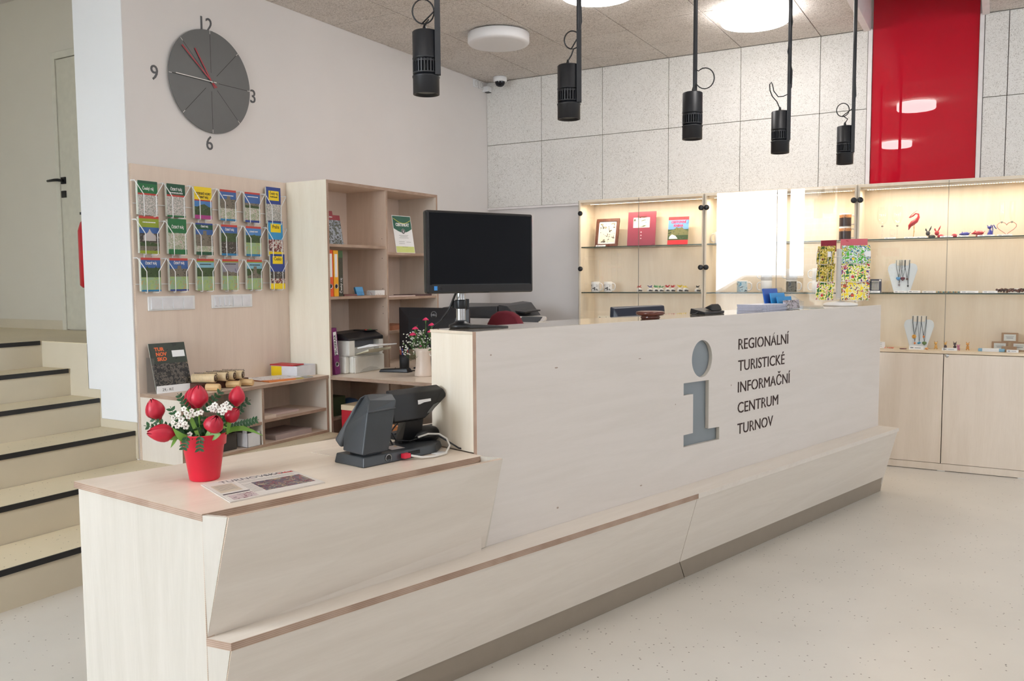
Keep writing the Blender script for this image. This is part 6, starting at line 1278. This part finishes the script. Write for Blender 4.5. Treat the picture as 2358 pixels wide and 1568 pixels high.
# --- jewellery busts
bustm = pm('bust_white', (226, 234, 238), .5, var=.01); cord = pm('dark_cord', (44, 62, 74), .6); silver = pm('silver', (150, 150, 156), .25, metal=.9)
def bust(x, z, label, pend):
    t = thing('necklace_bust', label, 'display bust', (x, 6.70, z), 0, 'white necklace busts'); R_ = Matrix.Rotation(-.16, 4, 'X')
    pts = [(-.052, 0), (.052, 0), (.098, .165), (.095, .19), (.085, .205), (.07, .211), (.048, .213), (.048, .238), (-.048, .238), (-.048, .213), (-.07, .211), (-.085, .205), (-.095, .19), (-.098, .165)]
    part('board', MB(R_).prism(pts, -.006, 0, map=lambda a, b, h: (a, h, b)), bustm, t, bevel=.002); part('neck_flap', MB(R_).prism([(-.048, .236), (-.038, .196), (.036, .196), (.048, .236)][::1], -.0085, -.006, map=lambda a, b, h: (a, h, b)), pm('bust_flap', (236, 228, 212), .5), t)
    part('easel_foot', MB().box(-.03, .03, .0, .075, 0, .004), bustm, t)
    for k, (xa, xb, xp, zp, m, kind) in enumerate(pend):
        cb = MB(R_); cb.tube([(xa, -.0095, .236), (xa, -.0105, .19), (xp, -.0095, zp+.01)], .0012, 5); cb.tube([(xb, -.0095, .236), (xb, -.0105, .19), (xp, -.0095, zp+.01)], .0012, 5)
        n_ = part('necklace_cord', cb, cord, t); pd = MB(R_)
        if kind == 'heart': pd.ell((xp-.006, -.012, zp+.003), (.009, .004, .010), 10, 6).ell((xp+.006, -.012, zp+.003), (.009, .004, .010), 10, 6).ell((xp, -.012, zp-.006), (.007, .004, .008), 10, 6)
        elif kind == 'flower':
            for q in range(8): pd.ell((xp+.010*math.cos(q*PI/4), -.011, zp+.010*math.sin(q*PI/4)), (.0045, .003, .0045), 8, 5)
            pd.ell((xp, -.013, zp), (.005, .003, .005), 8, 5)
        elif kind == 'fish': pd.hull([(xp-.014, -.01, zp), (xp, -.01, zp+.010), (xp+.014, -.01, zp+.002), (xp, -.01, zp-.009), (xp, -.014, zp), (xp-.008, -.01, zp-.007)])
        else: pd.ell((xp, -.011, zp), (.0065, .004, .009), 10, 6)
        part('pendant', pd, m, n_)
bust(-.595, S1, 'white bust with dark heart pendant, upper one of the two', [(-.042, -.015, -.025, .10, pm('pendant_blue', (90, 150, 200), .2), 'heart'), (-.022, -.002, -.018, .055, silver, 'drop'), (-.008, .018, .004, .098, pm('pendant_garnet', (90, 20, 44), .15), 'heart'), (.012, .044, .033, .098, pm('pendant_brown', (80, 50, 44), .3), 'drop'), (.015, .046, .04, .048, pm('pendant_steel', (70, 78, 84), .3), 'drop')])
bust(-.478, ZB+.0005, 'white bust with orange flower pendants, lower one of the two', [(-.042, -.010, -.028, .088, pm('pendant_sun', (236, 170, 40), .3), 'flower'), (-.038, -.014, -.022, .040, pm('pendant_orange', (226, 130, 60), .3), 'drop'), (-.008, .014, .006, .042, pm('pendant_cyan', (60, 160, 200), .3), 'fish'), (.014, .046, .034, .088, pm('pendant_orange', (226, 130, 60)), 'drop'), (.016, .048, .040, .040, pm('pendant_green', (90, 120, 60), .3), 'heart')])
t = thing('cutlery_box', 'navy box with silver cutlery standing on the middle glass shelf', 'box', (-.775, 6.70, S1)); part('box', MB().box(-.043, .043, 0, .02, 0, .098), pm('navy_card', (40, 46, 70), .5), t, bevel=.001)
part('window_card', MB().box(-.022, .028, -.0008, 0, .018, .086), pm('card_grey', (206, 200, 190)), t); kn_ = MB()
for k in range(6): kn_.tube([(-.018+.008*k, -.002, .02), (-.02+.0085*k, -.002, .06), (-.019+.008*k, -.002, .08)], [.001, .0015, .003], 6)
part('cutlery', kn_, silver, t); part('corner_label', MB().box(.028, .041, -.0008, 0, .082, .095), paper, t)
tagcard(-.775, 6.64, S1, .085, 'white price card in front of the navy cutlery box')
tagcard(-.60, 6.64, S1, .085, 'white price card below the upper bust left half'); tagcard(-.51, 6.645, S1, .08, 'white price card beside the upper bust', .016)
tagcard(-.415, 6.64, S1, .085, 'white price card left of the bead string'); tagcard(-.165, 6.64, S1, .11, 'white price card right of the turquoise beads'); tagcard(-.04, 6.64, S1, .09, 'white price card left of the brown bead heap'); tagcard(.12, 6.70, S1, .10, 'white price card behind the brown bead heap', .03)
def beads(x0, x1, y, cols, label, r, n, rnd):
    random.seed(int(x0*1e3) % 97); t = thing('bead_bracelet', label, 'bracelet', ((x0+x1)/2, y, S1), 0, 'bead bracelets'); per = {}
    for k in range(n):
        c_ = cols[k % len(cols)]; per.setdefault(c_, MB()).ell((x0+(x1-x0)*k/(n-1)-(x0+x1)/2, random.uniform(-rnd, rnd), r+(random.uniform(0, rnd) if rnd > .01 else 0)), (r, r, r), 8, 5)
    for c_, mb in per.items(): part('beads', mb, pm('bead_%d_%d_%d' % c_, c_, .25), t)
beads(-.365, -.22, 6.65, [(180, 160, 110), (60, 130, 140), (120, 90, 60)], 'turquoise and sand coloured bead bracelet on the glass shelf', .0055, 15, .004)
beads(.0, .16, 6.66, [(80, 44, 40), (60, 34, 32), (100, 60, 50)], 'heap of dark brown bead bracelets on the glass shelf', .008, 46, .018)
beads(-.72, -.64, 6.66, [(50, 46, 44)], 'thin dark bead string between navy box and bust', .003, 14, .002)
# --- right case, base top
ZQ = ZB+.0005
t = thing('notice_card', 'white notice card beside the counter end', 'card', (-.745, 6.68, ZQ)); part('card', MB().box(-.05, .05, 0, .001, 0, .045), paper, t); ln = MB()
for z in (.012, .024, .036): ln.box(-.04, .03, -.0006, 0, z, z+.0025)
part('text_line', ln, pm('grey_ink', (120, 120, 116)), t)
beads_ = MB(); random.seed(5)
for k in range(14): beads_.ell((random.uniform(-.03, .03), random.uniform(-.01, .01), .004), (.004, .004, .004), 6, 4)
at(tag(part('coral_beads', beads_, pm('coral', (226, 130, 110), .4)), 'small heap of coral beads beside the notice card', 'beads'), -.665, 6.68, ZQ)
at(tag(part('maroon_ring_tray', MB().lathe([(0, 0), (.022, 0), (.024, .004), (0, .006)], seg=24), pm('tray_maroon', (110, 50, 60), .4)), 'maroon disc left of the lower necklace bust', 'bracelet'), -.572, 6.65, ZQ)
tagcard(-.485, 6.63, ZQ, .095, 'white double price card under the lower bust', .026)
at(tag(part('orange_stone', MB().ell((0, 0, .008), (.012, .01, .008), 12, 6), pm('orange_stone', (226, 160, 90), .4)), 'small orange stone right of the lower bust', 'stone'), -.42, 6.66, ZQ)
def critter(x, y, body, head, label, kind='animal figurines', h=1., legm=None):
    t = thing('animal_figurine', label, 'figurine', (x, y, ZQ), 0, kind)
    part('body', MB().ell((0, 0, .020*h), (.010, .008, .014*h), 12, 7), body, t); part('head', MB().ell((-.001, -.002, .042*h), (.010, .008, .009), 12, 7), head, t)
    part('ear', MB().tube([(-.007, 0, .048*h), (-.011, 0, .060*h)], [.003, .001], 6).tube([(.006, 0, .048*h), (.010, 0, .060*h)], [.003, .001], 6), head, t)
    for dx in (-.007, .007): part('leg', MB().tube([(dx, 0, .012), (dx*1.2, 0, 0)], .0035, 6), legm or body, t)
    return t
am = pm('amber_glaze', (214, 150, 70), .25); ctan = pm('tan_glaze', (226, 176, 96), .25); pk_ = pm('pink_glaze', (196, 120, 150), .25); dkg = pm('dark_glaze', (60, 40, 50), .25)
critter(-.365, 6.72, ctan, ctan, 'small golden deer figurine beside the lower bust'); critter(-.305, 6.72, dkg, ctan, 'small bear figurine with dark body and tan head', h=1.); critter(-.245, 6.72, dkg, dkg, 'small dark headed cow figurine behind price card'); critter(-.222, 6.69, pk_, pk_, 'small pink figurine right of the dark cow', h=.7); critter(-.165, 6.72, am, am, 'small amber fox figurine standing alone')
tagcard(-.275, 6.64, ZQ, .095, 'white price card in front of the animal figurines', .018)
t = thing('blue_soap_bar', 'pale blue wrapped bar lying on the showcase base', 'soap', (-.02, 6.68, ZQ)); part('bar', MB().box(-.08, .08, -.02, .02, 0, .020), pm('pale_blue_wrap', (130, 180, 210), .5), t, bevel=.004); part('band', MB().box(-.055, .045, -.0215, .0215, -.0, .021), paper, t)
def soap(x, y, z, label, rz=0, w=.10, h=.062, blank=False):
    t = thing('kraft_soap_box', label, 'box', (x, y, z), rz, 'kraft paper soap boxes'); part('box', MB().box(-w/2, w/2, -.02, .02, 0, h), pm('kraft_paper', (168, 136, 106), .7), t, bevel=.001)
    if not blank:
        part('label', MB().box(-w*.36, w*.36, -.0208, -.02, h*.14, h*.86), pm('label_pale', (226, 230, 226), .6), t); part('text_line', MB().box(-w*.2, w*.2, -.0212, -.0206, h*.42, h*.47).box(-w*.24, w*.24, -.0212, -.0206, h*.6, h*.63), pm('card_ink', (90, 100, 110)), t)
soap(.085-.055, 6.78, ZQ, 'left kraft soap box of the bottom pair'); soap(.085+.062, 6.78, ZQ, 'right kraft soap box of the bottom pair'); soap(.088, 6.78, ZQ+.0625, 'kraft soap box stacked on top of the pair'); soap(.085, 6.71, ZQ, 'blank small kraft box in front of the pair', 0, .09, .035, True)
tagcard(.105, 6.64, ZQ, .07, 'white price card in front of the kraft boxes', .018)
